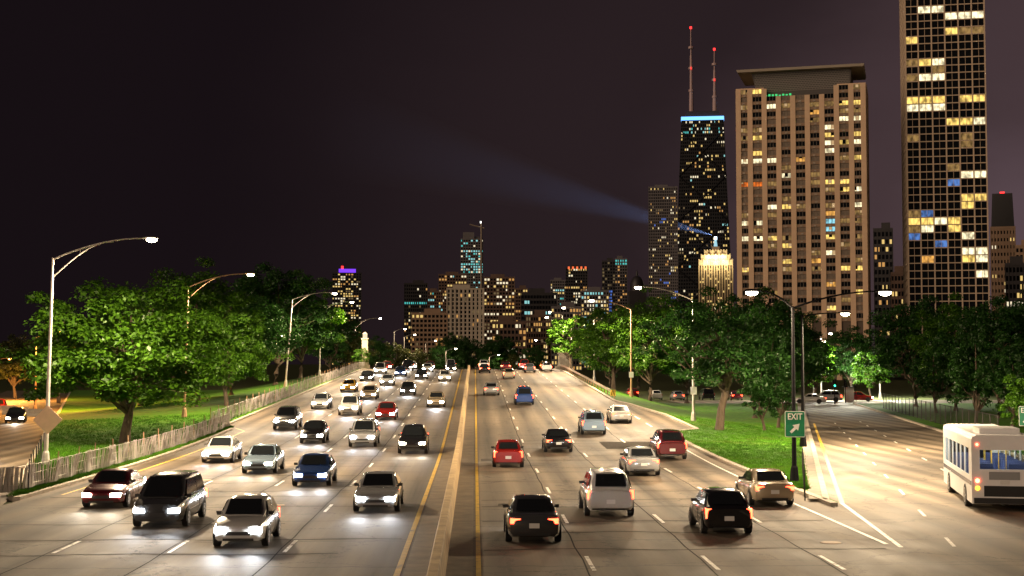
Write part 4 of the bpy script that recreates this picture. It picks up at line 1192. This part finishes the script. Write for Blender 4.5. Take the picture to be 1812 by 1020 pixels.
# --- beige apartment block: every window is built
def beige_block():
    d = 470; c, ang, W = frame_for(1300, 1530, 150, d, R(-4))
    W = W / math.cos(R(4)); Ht = c.z; fh = 14.75 * d / FPX / 1.05; NR = 30; NC = 9
    top = Ht - .8
    t = thing('apartment_block', 'wide beige apartment block with tall piers and flat penthouse roof', 'building', (c.x, d, 0), (0, 0, ang), None)
    depth = 22
    MB().box(-W / 2 + .5, W / 2 - .5, .6, depth, 0, top - fh * 1.0).build('core', mat('block_core', (.10, .075, .055), .8), t)
    for sg in (-1, 1):
        cx = sg * (W / 2 - W / NC * .98)
        MB().box(cx - W / NC * .98, cx + W / NC * .98 - (0 if sg < 0 else 0), .62, depth - .1, top - fh * 1.0, top + .5).build('roof_block', W_BEIGE, t)
    cw = W / NC
    pw = cw * .36
    pm = MB().box(-pw / 2, pw / 2, 0, .9, 0, top).mesh('pier', W_BEIGE)
    pm2 = MB().box(-pw / 2, pw / 2, 0, .9, 0, top - fh * 1.05).mesh('pier', W_BEIGE)
    for i in range(NC + 1):
        x = -W / 2 + i * cw
        x = min(max(x, -W / 2 + pw / 2), W / 2 - pw / 2)
        obj('pier', pm if i in (0, 1, 2, NC - 2, NC - 1, NC) else pm2, t, (x, 0, 0))
    ow = cw - pw
    sp = MB().box(-ow / 2 + .01, ow / 2 - .01, .25, .7, 0, fh * .36).mesh('spandrel', W_TAN)
    mb = MB()
    for xx in (-ow / 2, -ow / 6, ow / 6, ow / 2): mb.box(xx - .06, xx + .06, .42, .56, 0, fh * .64)
    mb.box(-ow / 2, ow / 2, .42, .56, fh * .61, fh * .64); mb.box(-ow / 2, ow / 2, .40, .58, 0, .1)
    fr = mb.mesh('window_frame', mat('window_frame_grey', (.16, .13, .10), .6))
    pane = MB(); pane.face([(-ow / 2, .52, 0), (ow / 2, .52, 0), (ow / 2, .52, fh * .64), (-ow / 2, .52, fh * .64)])
    pane = pane.mesh('pane', M_DG)
    ac = MB().box(-.4, .4, .12, .6, .12, fh * .22).mesh('air_conditioner', mat('ac_grey', (.34, .28, .22), .6))
    blind = MB(); blind.face([(-ow / 6 + .06, .50, 0), (-ow / 6 + .06, .50, -fh * .6), (ow / 6 - .06, .50, -fh * .6), (ow / 6 - .06, .50, 0)]); blind = blind.mesh('blind', M_DG)
    curtain = MB(); curtain.face([(-ow / 2 + .05, .53, 0), (-.1, .53, 0), (-.1, .53, fh * .62), (-ow / 2 + .05, .53, fh * .62)])
    LIT = {0: {0: 'd', 1: 'y'}, 2: {0: 'd', 2: 'w', 3: 'd', 7: 'y', 8: 'y'}, 3: {5: 'o'}, 4: {7: 'w', 8: 'w'}, 5: {0: 'd', 6: 'w'}, 6: {0: 'd', 1: 'y', 6: 'y', 8: 'y'}, 7: {6: 'w', 7: 'y', 8: 'w'}, 8: {1: 'y', 6: 'w'},
           9: {0: 'w', 1: 'w', 2: 'w', 4: 'o', 8: 'y'}, 10: {3: 'd'}, 11: {3: 'w'}, 12: {0: 'r', 1: 'r', 5: 'd', 6: 'y', 7: 'y'}, 13: {6: 'd', 7: 'y', 8: 'w'}, 15: {2: 'w', 3: 'y', 8: 'w', 4: 'd', 6: 'd'}, 16: {6: 'o', 0: 'd'},
           17: {0: 'w', 1: 'w', 6: 'c', 8: 'd', 7: 'd'}, 18: {6: 'c', 1: 'd'}, 19: {0: 'w', 1: 'w', 2: 'y', 3: 'd', 6: 'y', 8: 'd'}, 20: {3: 'y'}, 21: {5: 'd', 6: 'w'}, 22: {3: 'y', 8: 'd', 5: 'o'}, 23: {0: 'y', 7: 'y', 8: 'y', 3: 'd'}, 25: {6: 'o'}, 26: {8: 'y', 2: 'd'}, 28: {6: 'y'}, 29: {4: 'd'}}
    rs = random.Random(5)
    for r in range(NR):
        z = top - fh * (r + 1) + fh * .18
        if z < 0: break
        for cix in range(NC):
            if r == 0 and 2 <= cix <= 6: continue
            x = -W / 2 + (cix + .5) * cw
            if cix == 0: x += pw * .25
            if cix == NC - 1: x -= pw * .25
            w = obj('window', fr, t, (x, 0, z + fh * .2))
            pn = obj('pane', pane, w)
            ch = LIT.get(r, {}).get(cix) or ('d' if rs.random() < .09 else None)
            if ch:
                setmat(pn, 0, ROOM[ch])
                if rs.random() < .65:
                    bl = obj('blind', blind, w, (rs.choice((-1, 0, 1)) * ow / 3, 0, fh * .62))
                    bl.scale = (1, 1, rs.uniform(.25, 1.0)); setmat(bl, 0, M_BLIND if rs.random() < .6 else M_DG)
            elif rs.random() < .3: setmat(pn, 0, M_CURT)
            obj('spandrel', sp, t, (x, 0, z - fh * .16))
            if (r + cix) % 1 == 0: obj('air_conditioner', ac, w, (rs.uniform(-.3, .3), 0, -fh * .34))
    # right-hand side wall and penthouse
    MB().box(W / 2 + .002, W / 2 + .3, .8, depth, 0, top).build('side_wall', W_BEIGE, t)
    x0, x1 = -W / 2 + 1.9 * cw * .62, W / 2 - 1.7 * cw * .62
    mb = MB(); mb.loft([[(x0 + 2.0, 3, top - fh * 1.2), (x1 - .3, 3, top - fh * 1.2), (x1 - .3, depth - 2, top - fh * 1.2), (x0 + 2.0, depth - 2, top - fh * 1.2)], [(x0 - .4, 1.6, top + 5.6), (x1 + .4, 1.6, top + 5.6), (x1 + .4, depth - 1, top + 5.6), (x0 - .4, depth - 1, top + 5.6)]])
    mb.build('penthouse', mat('penthouse_dark', (.09, .08, .075), .7), t)
    mb = MB(); zz0, zz1 = top - .6, top + 5.4
    for k in range(11):
        z = zz0 + (zz1 - zz0) * k / 10; yy = 3 - 1.4 * (z - (top - fh * 1.2)) / (5.6 + fh * 1.2) - .12
        mb.box(x0 + .6, x1 - .2, yy, yy + .08, z, z + .14)
        for q in range(34):
            xx = x0 + .8 + (x1 - x0 - 1.4) * (q + (.5 if k % 2 else 0)) / 34
            mb.box(xx, xx + .10, yy + .01, yy + .09, z + .14, z + .56)
    mb.build('lattice_screen', mat('lattice_grey', (.26, .24, .215), .7), t, kind='stuff')
    mb = MB(); mb.loft([[(-W / 2 + .8, -1.4, top + 5.7), (W / 2 - .6, -1.4, top + 5.7), (W / 2 - .6, depth + 1, top + 5.7), (-W / 2 + .8, depth + 1, top + 5.7)], [(-W / 2 + .5, -1.8, top + 6.5), (W / 2 - .3, -1.8, top + 6.5), (W / 2 - .3, depth + 1, top + 6.5), (-W / 2 + .5, depth + 1, top + 6.5)]])
    mb.build('roof_slab', W_PALE, t)
    MB().box(W / 2 - 7, W / 2 - 5.4, 3, 5, top + 6.5, top + 7.3).build('vent_box', W_GREY, t)
    for q in range(8): MB().box(-W / 2 + 2.05 * cw + q * 1.15, -W / 2 + 2.05 * cw + q * 1.15 + .7, .75, .95, top - fh * 1.0 + .1, top - fh * 1.0 + .1 + rs.uniform(.3, .7)).build('terrace_lamp', emis('terrace_green', (.04, .9, .25), .8), t)
M_BLIND = mat('lit_blind', (.5, .4, .28), .8, emit=(1, .7, .35), es=.35)
M_CURT = mat('curtained_window', (.20, .155, .115), .7, var=.35, scale=.6)
beige_block()

# --- tall glass tower at the right: every pane is built
def glass_tower():
    d = 475; c, ang, W = frame_for(1607, 1751, 525, d, R(5))
    W /= math.cos(R(5)); fh = 14.55 * d / FPX / 1.06
    zref = P(1680, 15.7, d).z       # row 0 of the survey
    N_up = 5; NR = 36
    Ht = zref + fh * (N_up + .5)
    depth = 26
    t = thing('glass_tower', 'tall dark glass tower with pale gridded frame, rising past the top of the picture', 'building', (c.x, d, 0), (0, 0, ang), None)
    MB().box(-W / 2 + .1, W / 2 - .1, .45, depth, 0, Ht).build('core', M_DG, t)
    M_FR = mat('tower_frame', (.55, .42, .30), .6, var=.1, scale=.2)
    cw = W / 6
    v1 = MB().box(-.22, .22, 0, .5, 0, Ht).mesh('mullion', M_FR)
    v2 = MB().box(-.06, .06, .22, .42, 0, Ht).mesh('mullion', M_FR)
    for i in range(7): obj('mullion', v1, t, (min(max(-W / 2 + i * cw, -W / 2 + .22), W / 2 - .22), 0, 0))
    for i in range(6): obj('mullion', v2, t, (-W / 2 + (i + .5) * cw, 0, 0))
    fm = MB().box(-W / 2 + .45, W / 2 - .45, .12, .44, -.16, .16).mesh('floor_band', M_FR)
    side = MB()
    for j in range(int(Ht / fh)): side.box(-W / 2 - .05, -W / 2 + .098, .6, depth, Ht - j * fh - .16, Ht - j * fh + .16)
    for j in range(7): side.box(-W / 2 - .1, -W / 2 + .097, .6 + j * 4.2, .6 + j * 4.2 + .4, 0, Ht)
    for j in range(int(Ht / fh)): side.box(W / 2 - .098, W / 2 + .05, .6, depth, Ht - j * fh - .16, Ht - j * fh + .16)
    side.build('side_frame', M_FR, t, kind='stuff')
    pane = MB(); pane.face([(-cw / 2 + .25, .40, -fh / 2 + .17), (cw / 2 - .25, .40, -fh / 2 + .17), (cw / 2 - .25, .40, fh / 2 - .17), (-cw / 2 + .25, .40, fh / 2 - .17)])
    pane = pane.mesh('pane', M_DG)
    LIT = {0: '.ww...', 1: '...www', 3: '...ydd', 4: 'y.....', 7: 'dyw...', 8: '..d...', 9: 'dww...', 12: 'yyy.yy', 13: 'www...', 15: '...yyw', 17: 'd...d.', 18: '....d.', 21: '...d..', 22: '....ww', 23: '...b..', 25: '....yy', 26: '....y.', 27: 'db....', 28: 'yywy..', 29: 'dw.y..', 30: 'b...w.', 31: '..b...', 32: '....ww', 33: '.o..yw', 35: '.....w'}
    for r in range(-4, NR + 3):
        z = zref - r * fh
        obj('floor_band', fm, t, (0, 0, z - fh / 2))
        if r > NR + 1: continue
        for i in range(6):
            pn = obj('pane', pane, t, (-W / 2 + (i + .5) * cw, 0, z))
            ch = LIT.get(r, '......')[i]
            if ch != '.': setmat(pn, 0, ROOM[ch])
glass_tower()

# --- tapered black tower with two masts
def tapered_tower():
    d = 1930
    def lf(k, i, j, n, cc, rs):
        fz = j / n
        if fz > .975: return None
        if .93 < fz < .955 and rs.random() < .5: return rs.choice('ctw')
        p = .26 if .45 < fz < .6 or .75 < fz < .9 else .17
        if fz < .33 and j % 5 == 0: p = .6
        if i and lf.last and rs.random() < .4: return lf.last
        lf.last = None
        if rs.random() < p * .62: lf.last = rs.choice('yyyyywwwooocdd')
        return lf.last
    lf.last = None
    t, Ht, W, ring = tower('tapered_tower', 'tall black tapered tower with twin masts and blue lit crown', 1187, 1299, 205, d, 55, 22, 4.4, W_BLACK, .2, 'y', rows=72, taper=.33, frame=.5, litfn=lf, extra='noplant', group=None)
    # cross bracing
    mb = MB()
    for k in range(5):
        za, zb = Ht * (.02 + k * .185), Ht * (.02 + (k + 1) * .185)
        for s in (-1, 1):
            a = Vector((s * W / 2 * (1 - .33 * za / Ht), 55 / 2 * (.33 * za / Ht) - .7, za)); b = Vector((-s * W / 2 * (1 - .33 * zb / Ht), 55 / 2 * (.33 * zb / Ht) - .7, zb))
            mb.tube([a, b], .9, 4)
    mb.build('cross_brace', W_BLACK, t)
    r0, r1 = ring(Ht - 4.5, .4), ring(Ht + .5, .4)
    MB().loft([r0, r1]).build('crown_light', emis('crown_blue', (.16, .45, 1.0), 2.2), t)
    mb = MB(); mb.box(-23, 23, 14, 42, Ht, Ht + 9); mb.build('mast_base', W_DARK, t)
    M_MAST = mat('mast_paint', (.42, .30, .30), .6)
    for px, top in ((1225, 44), (1267, 84)):
        a = P(px, 195, d); loc = t.matrix_basis.inverted() @ Vector((a.x, d + 20, 0)) if False else None
        x = (px - 1245) * d / FPX; H2 = P(px, top, d).z
        m = MB().tube([(x, 24, Ht + 8), (x, 24, Ht + (H2 - Ht) * .32), (x, 24, Ht + (H2 - Ht) * .33), (x, 24, Ht + (H2 - Ht) * .7), (x, 24, Ht + (H2 - Ht) * .71), (x, 24, H2)], [3.2, 2.6, 2.0, 1.5, 1.0, .6], 8).build('mast', M_MAST, t)
        for fz in (.30, .55, .78): MB().tube([(x, 24, Ht + (H2 - Ht) * fz), (x, 24, Ht + (H2 - Ht) * fz + 3)], 3.6, 8).build('collar', M_MAST, m)
        for fz in (.55, 1.0): MB().tube([(x, 22, Ht + (H2 - Ht) * fz), (x, 22, Ht + (H2 - Ht) * fz + 3)], 1.6, 6).build('beacon', emis('beacon_red', (1, .03, .03), 3), m)
tapered_tower()

# --- floodlit art-deco tower with the searchlight
def deco_tower():
    d = 1840; k = d / FPX
    c, ang, W = frame_for(1237, 1296, 470, d)
    t = thing('stepped_tower', 'floodlit cream stepped tower with beacon mast in front of the black tower', 'building', (c.x, d, 0), (0, 0, ang))
    H = c.z; cream = mat('deco_limestone', (.55, .42, .26), .8, emit=(1, .62, .28), es=0.0)
    MB().box(-W / 2, W / 2, 0, 40, 0, H).build('glazing', mat('deco_dark', (.06, .045, .035), .7), t)
    mb = MB(); n = 13
    for i in range(n + 1): x = -W / 2 + W * i / n; mb.box(x - .85, x + .85, -1.0, .0, 0, H)
    mb.build('facade', cream, t, kind='stuff')
    rs = random.Random(9); lit = MB()
    for j in range(40):
        for i in range(n):
            if rs.random() < .14:
                x = -W / 2 + W * (i + .5) / n; z = H - 6 - j * 4.2; lit.face([(x - .9, -.05, z), (x + .9, -.05, z), (x + .9, -.05, z + 2.4), (x - .9, -.05, z + 2.4)])
    lit.build('lit_windows', WM['y'], t, kind='stuff')
    flood = mat('deco_crown', (.62, .5, .34), .8)
    z = H
    for (w, h) in ((1.0, 7), (.86, 7), (.66, 6)):
        mb = MB(); mb.box(-W / 2 * w, W / 2 * w, 20 - 21 * w, 20 + 20 * w, z, z + h)
        for i in range(9): x = W / 2 * w * (-1 + 2 * i / 8); mb.box(x - .7, x + .7, 20 - 21 * w - .8, 20 - 21 * w + .2, z, z + h + 1.2)
        mb.build('crown_step', flood, t)
        # floodlights standing on the setback
        for i in range(3):
            lamp_light('crown_flood', t, (W / 2 * w * (-.66 + .66 * i), 20 - 21 * w - 9, z - 2.5), 5200, (1, .82, .45), 'POINT', radius=.6)
        z += h
    MB().box(-5, 5, 15, 25, z, z + 6).build('lantern', flood, t)
    zt = P(1266, 417, d).z
    MB().tube([(0, 20, z + 6), (0, 20, zt - 4)], [2.6, 1.3], 8).build('mast', emis('mast_glow', (.45, .85, 1.0), .8), t)
    lens = MB().tube([(0, 20, zt - 4), (0, 20, zt)], [1.8, 1.8], 10).build('beacon', emis('beacon_blue', (.6, .85, 1.0), 6), t)
    # the searchlight beam: lit air
    src = P(1266, 418, d + 20)
    far = P(560, 222, 1560)
    ax = far - src; L = ax.length
    q = ax.to_track_quat('Z', 'Y')
    mb = MB(); r0, r1 = 1.6, 58
    mb.loft([[((r0 + (r1 - r0) * u) * math.cos(a), (r0 + (r1 - r0) * u) * math.sin(a), 1 + (L - 1) * u) for a in [2 * PI * i / 28 for i in range(28)]] for u in (0, .15, .4, .7, 1)])
    vm = bpy.data.materials.new('lit_air'); vm.use_nodes = True; nn, ll = vm.node_tree.nodes, vm.node_tree.links
    nn.remove(nn['Principled BSDF']); vs = nn.new('ShaderNodeVolumePrincipled')
    vs.inputs['Color'].default_value = (.55, .68, 1, 1); vs.inputs['Density'].default_value = .00045; vs.inputs['Anisotropy'].default_value = 0.0
    tcb = nn.new('ShaderNodeTexCoord'); spb = nn.new('ShaderNodeSeparateXYZ'); ll.new(tcb.outputs['Object'], spb.inputs[0])
    mrb = nn.new('ShaderNodeMapRange'); mrb.inputs[1].default_value = 0; mrb.inputs[2].default_value = L; mrb.inputs[3].default_value = 1; mrb.inputs[4].default_value = 0
    ll.new(spb.outputs[2], mrb.inputs[0])
    pwb = nn.new('ShaderNodeMath'); pwb.operation = 'POWER'; pwb.inputs[1].default_value = .9; ll.new(mrb.outputs[0], pwb.inputs[0])
    mlb = nn.new('ShaderNodeMath'); mlb.operation = 'MULTIPLY'; mlb.inputs[1].default_value = .0008; ll.new(pwb.outputs[0], mlb.inputs[0])
    ll.new(mlb.outputs[0], vs.inputs['Density'])     # the beam's fading with distance is put into the density
    ll.new(vs.outputs[0], nn['Material Output'].inputs['Volume'])
    o = mb.build('searchlight_beam', vm); o.location = src; o.rotation_mode = 'QUATERNION'; o.rotation_quaternion = q
    o['kind'] = 'stuff'; o['label'] = 'faint blue searchlight beam sweeping left across the night sky'; o['category'] = 'light beam'
    ld = bpy.data.lights.new('searchlight', 'SPOT'); ld.energy = 8e6; ld.color = (.5, .66, 1); ld.spot_size = 2 * math.atan(r1 * .96 / L); ld.spot_blend = .8; ld.shadow_soft_size = .5
    so = bpy.data.objects.new('searchlight', ld); COL.objects.link(so); so.location = src + ax.normalized() * 3; so.rotation_mode = 'QUATERNION'; so.rotation_quaternion = (-ax).to_track_quat('Z', 'Y')
deco_tower()

# --- the rest of the skyline
WARMP = 'yyyywwod'
T = tower
T('office_tower', 'dim gridded tower left of the black tapered tower', 1147, 1199, 332, 1700, 34, 16, 3.6, W_GREY, .13, 'yywodb', seed=1, pier=.35)
T('apartment_tower', 'lone dark tower with purple lit top on the left', 588, 640, 484, 2500, 42, 11, 4.2, W_DARK, .33, WARMP, seed=2)
T('office_block', 'dark block with one bright teal floor', 715, 757, 503, 1500, 26, 11, 3.6, W_DARK, .22, 'yyodt', seed=3, litfn=lambda k, i, j, n, cc, rs: 't' if j == n - 6 else (rs.choice('yywod') if rs.random() < (.22 if j < n - 8 else .05) else None))
T('apartment_tower', 'low dark block right of the teal-lit block', 757, 784, 517, 1600, 25, 7, 3.6, W_BRICK, .18, 'yodct', seed=4)
T('apartment_tower', 'dark lit tower rising behind the pale piered hall', 776, 826, 487, 1900, 30, 10, 4.0, W_BRICK, .34, 'yywwoc', seed=5)
T('piered_hall', 'pale stone block with tall vertical piers in the far centre', 790, 857, 512, 1250, 30, 9, 3.6, W_PALE, .10, 'yod', seed=6, pier=.5, span=.3, frame=.8)
t6, H6, W6, ring6 = T('unfinished_tower', 'tallest far tower, unfinished, with cyan work lights and a crane', 815, 855, 424, 2300, 34, 9, 4.2, W_GREY, .5, 'c', seed=7, litfn=lambda k, i, j, n, cc, rs: (rs.choice('ccwt') if rs.random() < (.75 if .72 < j / n < .9 else .22 if j / n > .5 else .1) else None))
T('apartment_tower', 'broad dark apartment tower right of the pale piered hall', 856, 911, 492, 1350, 28, 10, 3.2, W_BRICK, .34, 'yywwod', seed=8)
T('apartment_tower', 'narrow brown tower beside the broad apartment tower', 908, 934, 512, 1450, 25, 6, 3.4, W_BRICK, .3, 'yod', seed=9)
T('glass_office', 'low glass office with bright cyan white floors', 922, 986, 521, 1150, 30, 12, 4.2, W_DARK, .6, 'c', seed=10, pier=.12, litfn=lambda k, i, j, n, cc, rs: (rs.choice('cccw') if rs.random() < (.85 if j in (n - 4, n - 5, n - 6, n - 8) else .12) else None))
T('apartment_tower', 'dark tower with red lit top right of centre', 1001, 1040, 475, 1700, 28, 9, 3.5, W_DARK, .28, 'ywwo', seed=11)
T('apartment_tower', 'short grey tower left of the red topped tower', 974, 1003, 497, 1800, 26, 7, 3.5, W_GREY, .28, 'ywct', seed=12)
T('unfinished_tower', 'left half of the unfinished pair with blue light', 1065, 1089, 463, 1900, 24, 5, 4.2, W_DARK, .2, 'd', seed=13, litfn=lambda k, i, j, n, cc, rs: ('b' if .50 < j / n < .72 and 1 <= i <= 3 else 'd' if rs.random() < .25 else None))
T('unfinished_tower', 'right half of the unfinished pair with teal top', 1088, 1110, 459, 1960, 24, 5, 4.2, W_GREY, .2, 'd', seed=14, litfn=lambda k, i, j, n, cc, rs: ('t' if j >= n - 2 else 'o' if rs.random() < .2 else None))
T('low_block', 'low lit block in front of the red topped tower', 1028, 1078, 516, 1300, 24, 10, 3.6, W_GREY, .5, 'wwcy', seed=15)
T('low_block', 'low warm lit block above the crest, left of the bright tree', 930, 975, 560, 900, 20, 10, 3.4, W_BRICK, .3, 'yod', seed=16)
T('low_block', 'low dark block left of the warm lit block', 870, 932, 572, 860, 20, 9, 3.4, W_BRICK, .28, 'ywo', seed=17)
T('low_block', 'low pale block left of the piered hall', 728, 792, 556, 1050, 20, 9, 3.4, W_TAN, .08, 'yod', seed=18)
T('low_block', 'low block right of the warm lit block, behind the bright tree', 975, 1030, 545, 950, 20, 10, 3.4, W_GREY, .25, 'yyo', seed=19)
T('apartment_tower', 'narrow dark tower right of the beige block', 1545, 1580, 408, 640, 26, 5, 3.3, W_DARK, .12, 'yyo', seed=20)
T('apartment_tower', 'dark stepped building left of the glass tower', 1576, 1612, 486, 620, 24, 6, 3.3, W_BRICK, .10, 'yo', seed=21)
T('hotel_tower', 'brown tower with dark crown and red beacon at the far right', 1752, 1797, 405, 620, 24, 8, 3.2, W_TAN, .07, 'yywr'.replace('r', 'o'), seed=22, pier=.5, span=.55)
T('low_block', 'grey block with lit windows at the right edge', 1778, 1830, 470, 560, 22, 8, 3.3, W_GREY, .22, 'ywd', seed=23)
T('low_block', 'pale block stepping down at the right edge', 1796, 1840, 437, 700, 22, 6, 3.3, W_TAN, .06, 'y', seed=24)

# roof pieces of the skyline
def at_roof(px, py, d, name, label, cat, build):
    p = P(px, py, d); t = thing(name, label, cat, (p.x, d, 0)); build(t, p.z, d / FPX); return t
for o in list(COL.objects):
    lab = o.get('label', '')
    if lab.startswith('lone dark tower'):
        H, W = o['_h'], o['_w']
        MB().box(-W * .28, W * .30, 3, 20, H + 2, H + 8).build('roof_light', emis('roof_purple', (.22, .05, 1.0), 1.2), o)
        MB().box(-W * .2, -W * .12, 2, 6, H + 8, H + 13).build('roof_beacon', emis('beacon_red', (1, .03, .03), 3), o)
    if lab.startswith('dark tower with red'):
        H, W = o['_h'], o['_w']
        for q in range(5): MB().box(-W * .4 + q * W * .19, -W * .4 + q * W * .19 + 2.2, -.5, 1, H - 1, H + 2).build('roof_beacon', emis('roof_red', (1, .16, .05), 1.2), o)
    if lab.startswith('brown tower with dark'):
        H, W = o['_h'], o['_w']
        mb = MB(); mb.loft([[(-W * .46, 1, H), (W * .46, 1, H), (W * .46, 23, H), (-W * .46, 23, H)], [(-W * .40, 3, H + 16), (W * .40, 3, H + 16), (W * .40, 21, H + 16), (-W * .40, 21, H + 16)]]); mb.build('crown', W_BLACK, o)
        MB().box(-1, 1, 4, 6, H + 16, H + 16.8).build('roof_beacon', emis('beacon_red', (1, .03, .03), 3), o)
    if lab.startswith('tallest far tower'):
        H, W = o['_h'], o['_w']; m = mat('crane_steel', (.30, .24, .18), .6)
        MB().tube([(W * .42, -3, 60), (W * .42, -3, H + 26)], 1.3, 4).build('crane_mast', m, o)
        MB().tube([(W * .55, -3, H + 18), (-W * .1, -3, H + 24)], 1.0, 4).build('crane_jib', m, o)
        MB().box(W * .36, W * .42, -6, -4, H + 26, H + 29).build('crane_lamp', emis('crane_white', (1, 1, .95), 3), o)
        MB().box(-W * .4, W * .1, 4, 20, H, H + 12).build('core_top', W_GREY, o)
    if lab.startswith('dark stepped building'):
        H, W = o['_h'], o['_w']
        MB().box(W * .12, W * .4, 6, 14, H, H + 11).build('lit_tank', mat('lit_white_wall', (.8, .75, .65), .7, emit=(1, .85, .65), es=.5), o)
# dome silhouette beside the gridded tower
p = P(1129, 515, 1500); t = thing('domed_building', 'dark domed rooftop left of the gridded tower', 'building', (p.x, 1500, 0))
MB().box(-9, 9, 0, 18, 0, p.z).build('wall', W_DARK, t)
prof = [(7.5, p.z), (7.6, p.z + 5), (7, p.z + 9), (5.4, p.z + 13), (3.2, p.z + 15.5), (1.2, p.z + 16.5), (1.2, p.z + 19), (.2, p.z + 23)]
MB().loft([[(r * math.cos(a), 9 + r * math.sin(a), z) for a in [2 * PI * i / 14 for i in range(14)]] for r, z in prof]).build('dome', W_DARK, t, True)

# ================================================================== SMALL THINGS AT THE RAMP END
def signal(label, px, d, col, cm):
    x = P(px, 700, d).x
    t = thing('traffic_signal', label, 'traffic light', (x, d, 0))
    MB().tube([(0, 0, -.1), (0, 0, 3.4)], .07, 8).build('pole', M_BLACKP, t)
    MB().box(-.2, .2, -.18, .12, 2.4, 3.5).build('housing', M_BLACKP, t)
    for i, z in enumerate((3.28, 2.95, 2.62)):
        MB().tube([(0, -.24, z), (0, -.17, z)], .12, 12).build('signal_lens', cm if i == col else M_TRIM, t)
signal('traffic signal showing green at the ramp end', 1477, 204, 2, emis('signal_green', (.05, 1, .55), 6))
signal('dark traffic signal post right of the green one', 1496, 209, 0, M_TRIM)
p = P(1503, 700, 215); t = thing('bus_shelter', 'small white lit shelter at the ramp end', 'shelter', (p.x, 215, 0))
MB().box(-.7, .7, 0, .15, 0, 2.2).build('panel', mat('shelter_panel', (.6, .6, .58), .4, var=.1), t)
MB().box(-.9, .9, -.8, .6, 2.2, 2.32).build('roof', M_BLACKP, t)
for sx_ in (-.85, .8): MB().box(sx_, sx_ + .06, -.7, -.64, 0, 2.2).build('post', M_BLACKP, t)
# low barrier boards at the far left
for i in range(3):
    x, y = -49.5 - i * 3.4, 160 + i * 6
    o = MB().loft([[(-1.5, -.3, 0), (1.5, -.3, 0), (1.5, .3, 0), (-1.5, .3, 0)], [(-1.5, -.1, .35), (1.5, -.1, .35), (1.5, .1, .35), (-1.5, .1, .35)], [(-1.5, -.08, .85), (1.5, -.08, .85), (1.5, .08, .85), (-1.5, .08, .85)]]).build('concrete_block', M_CONC, None, loc=(x, y, g(x, y)))
    tag(o, 'pale concrete road block at the far left, %s from the camera' % ('nearest', 'second', 'third')[i], 'barrier', 'concrete blocks at the far left')
for o in COL.objects:
    for k in ('_h', '_w'):
        if k in o: del o[k]
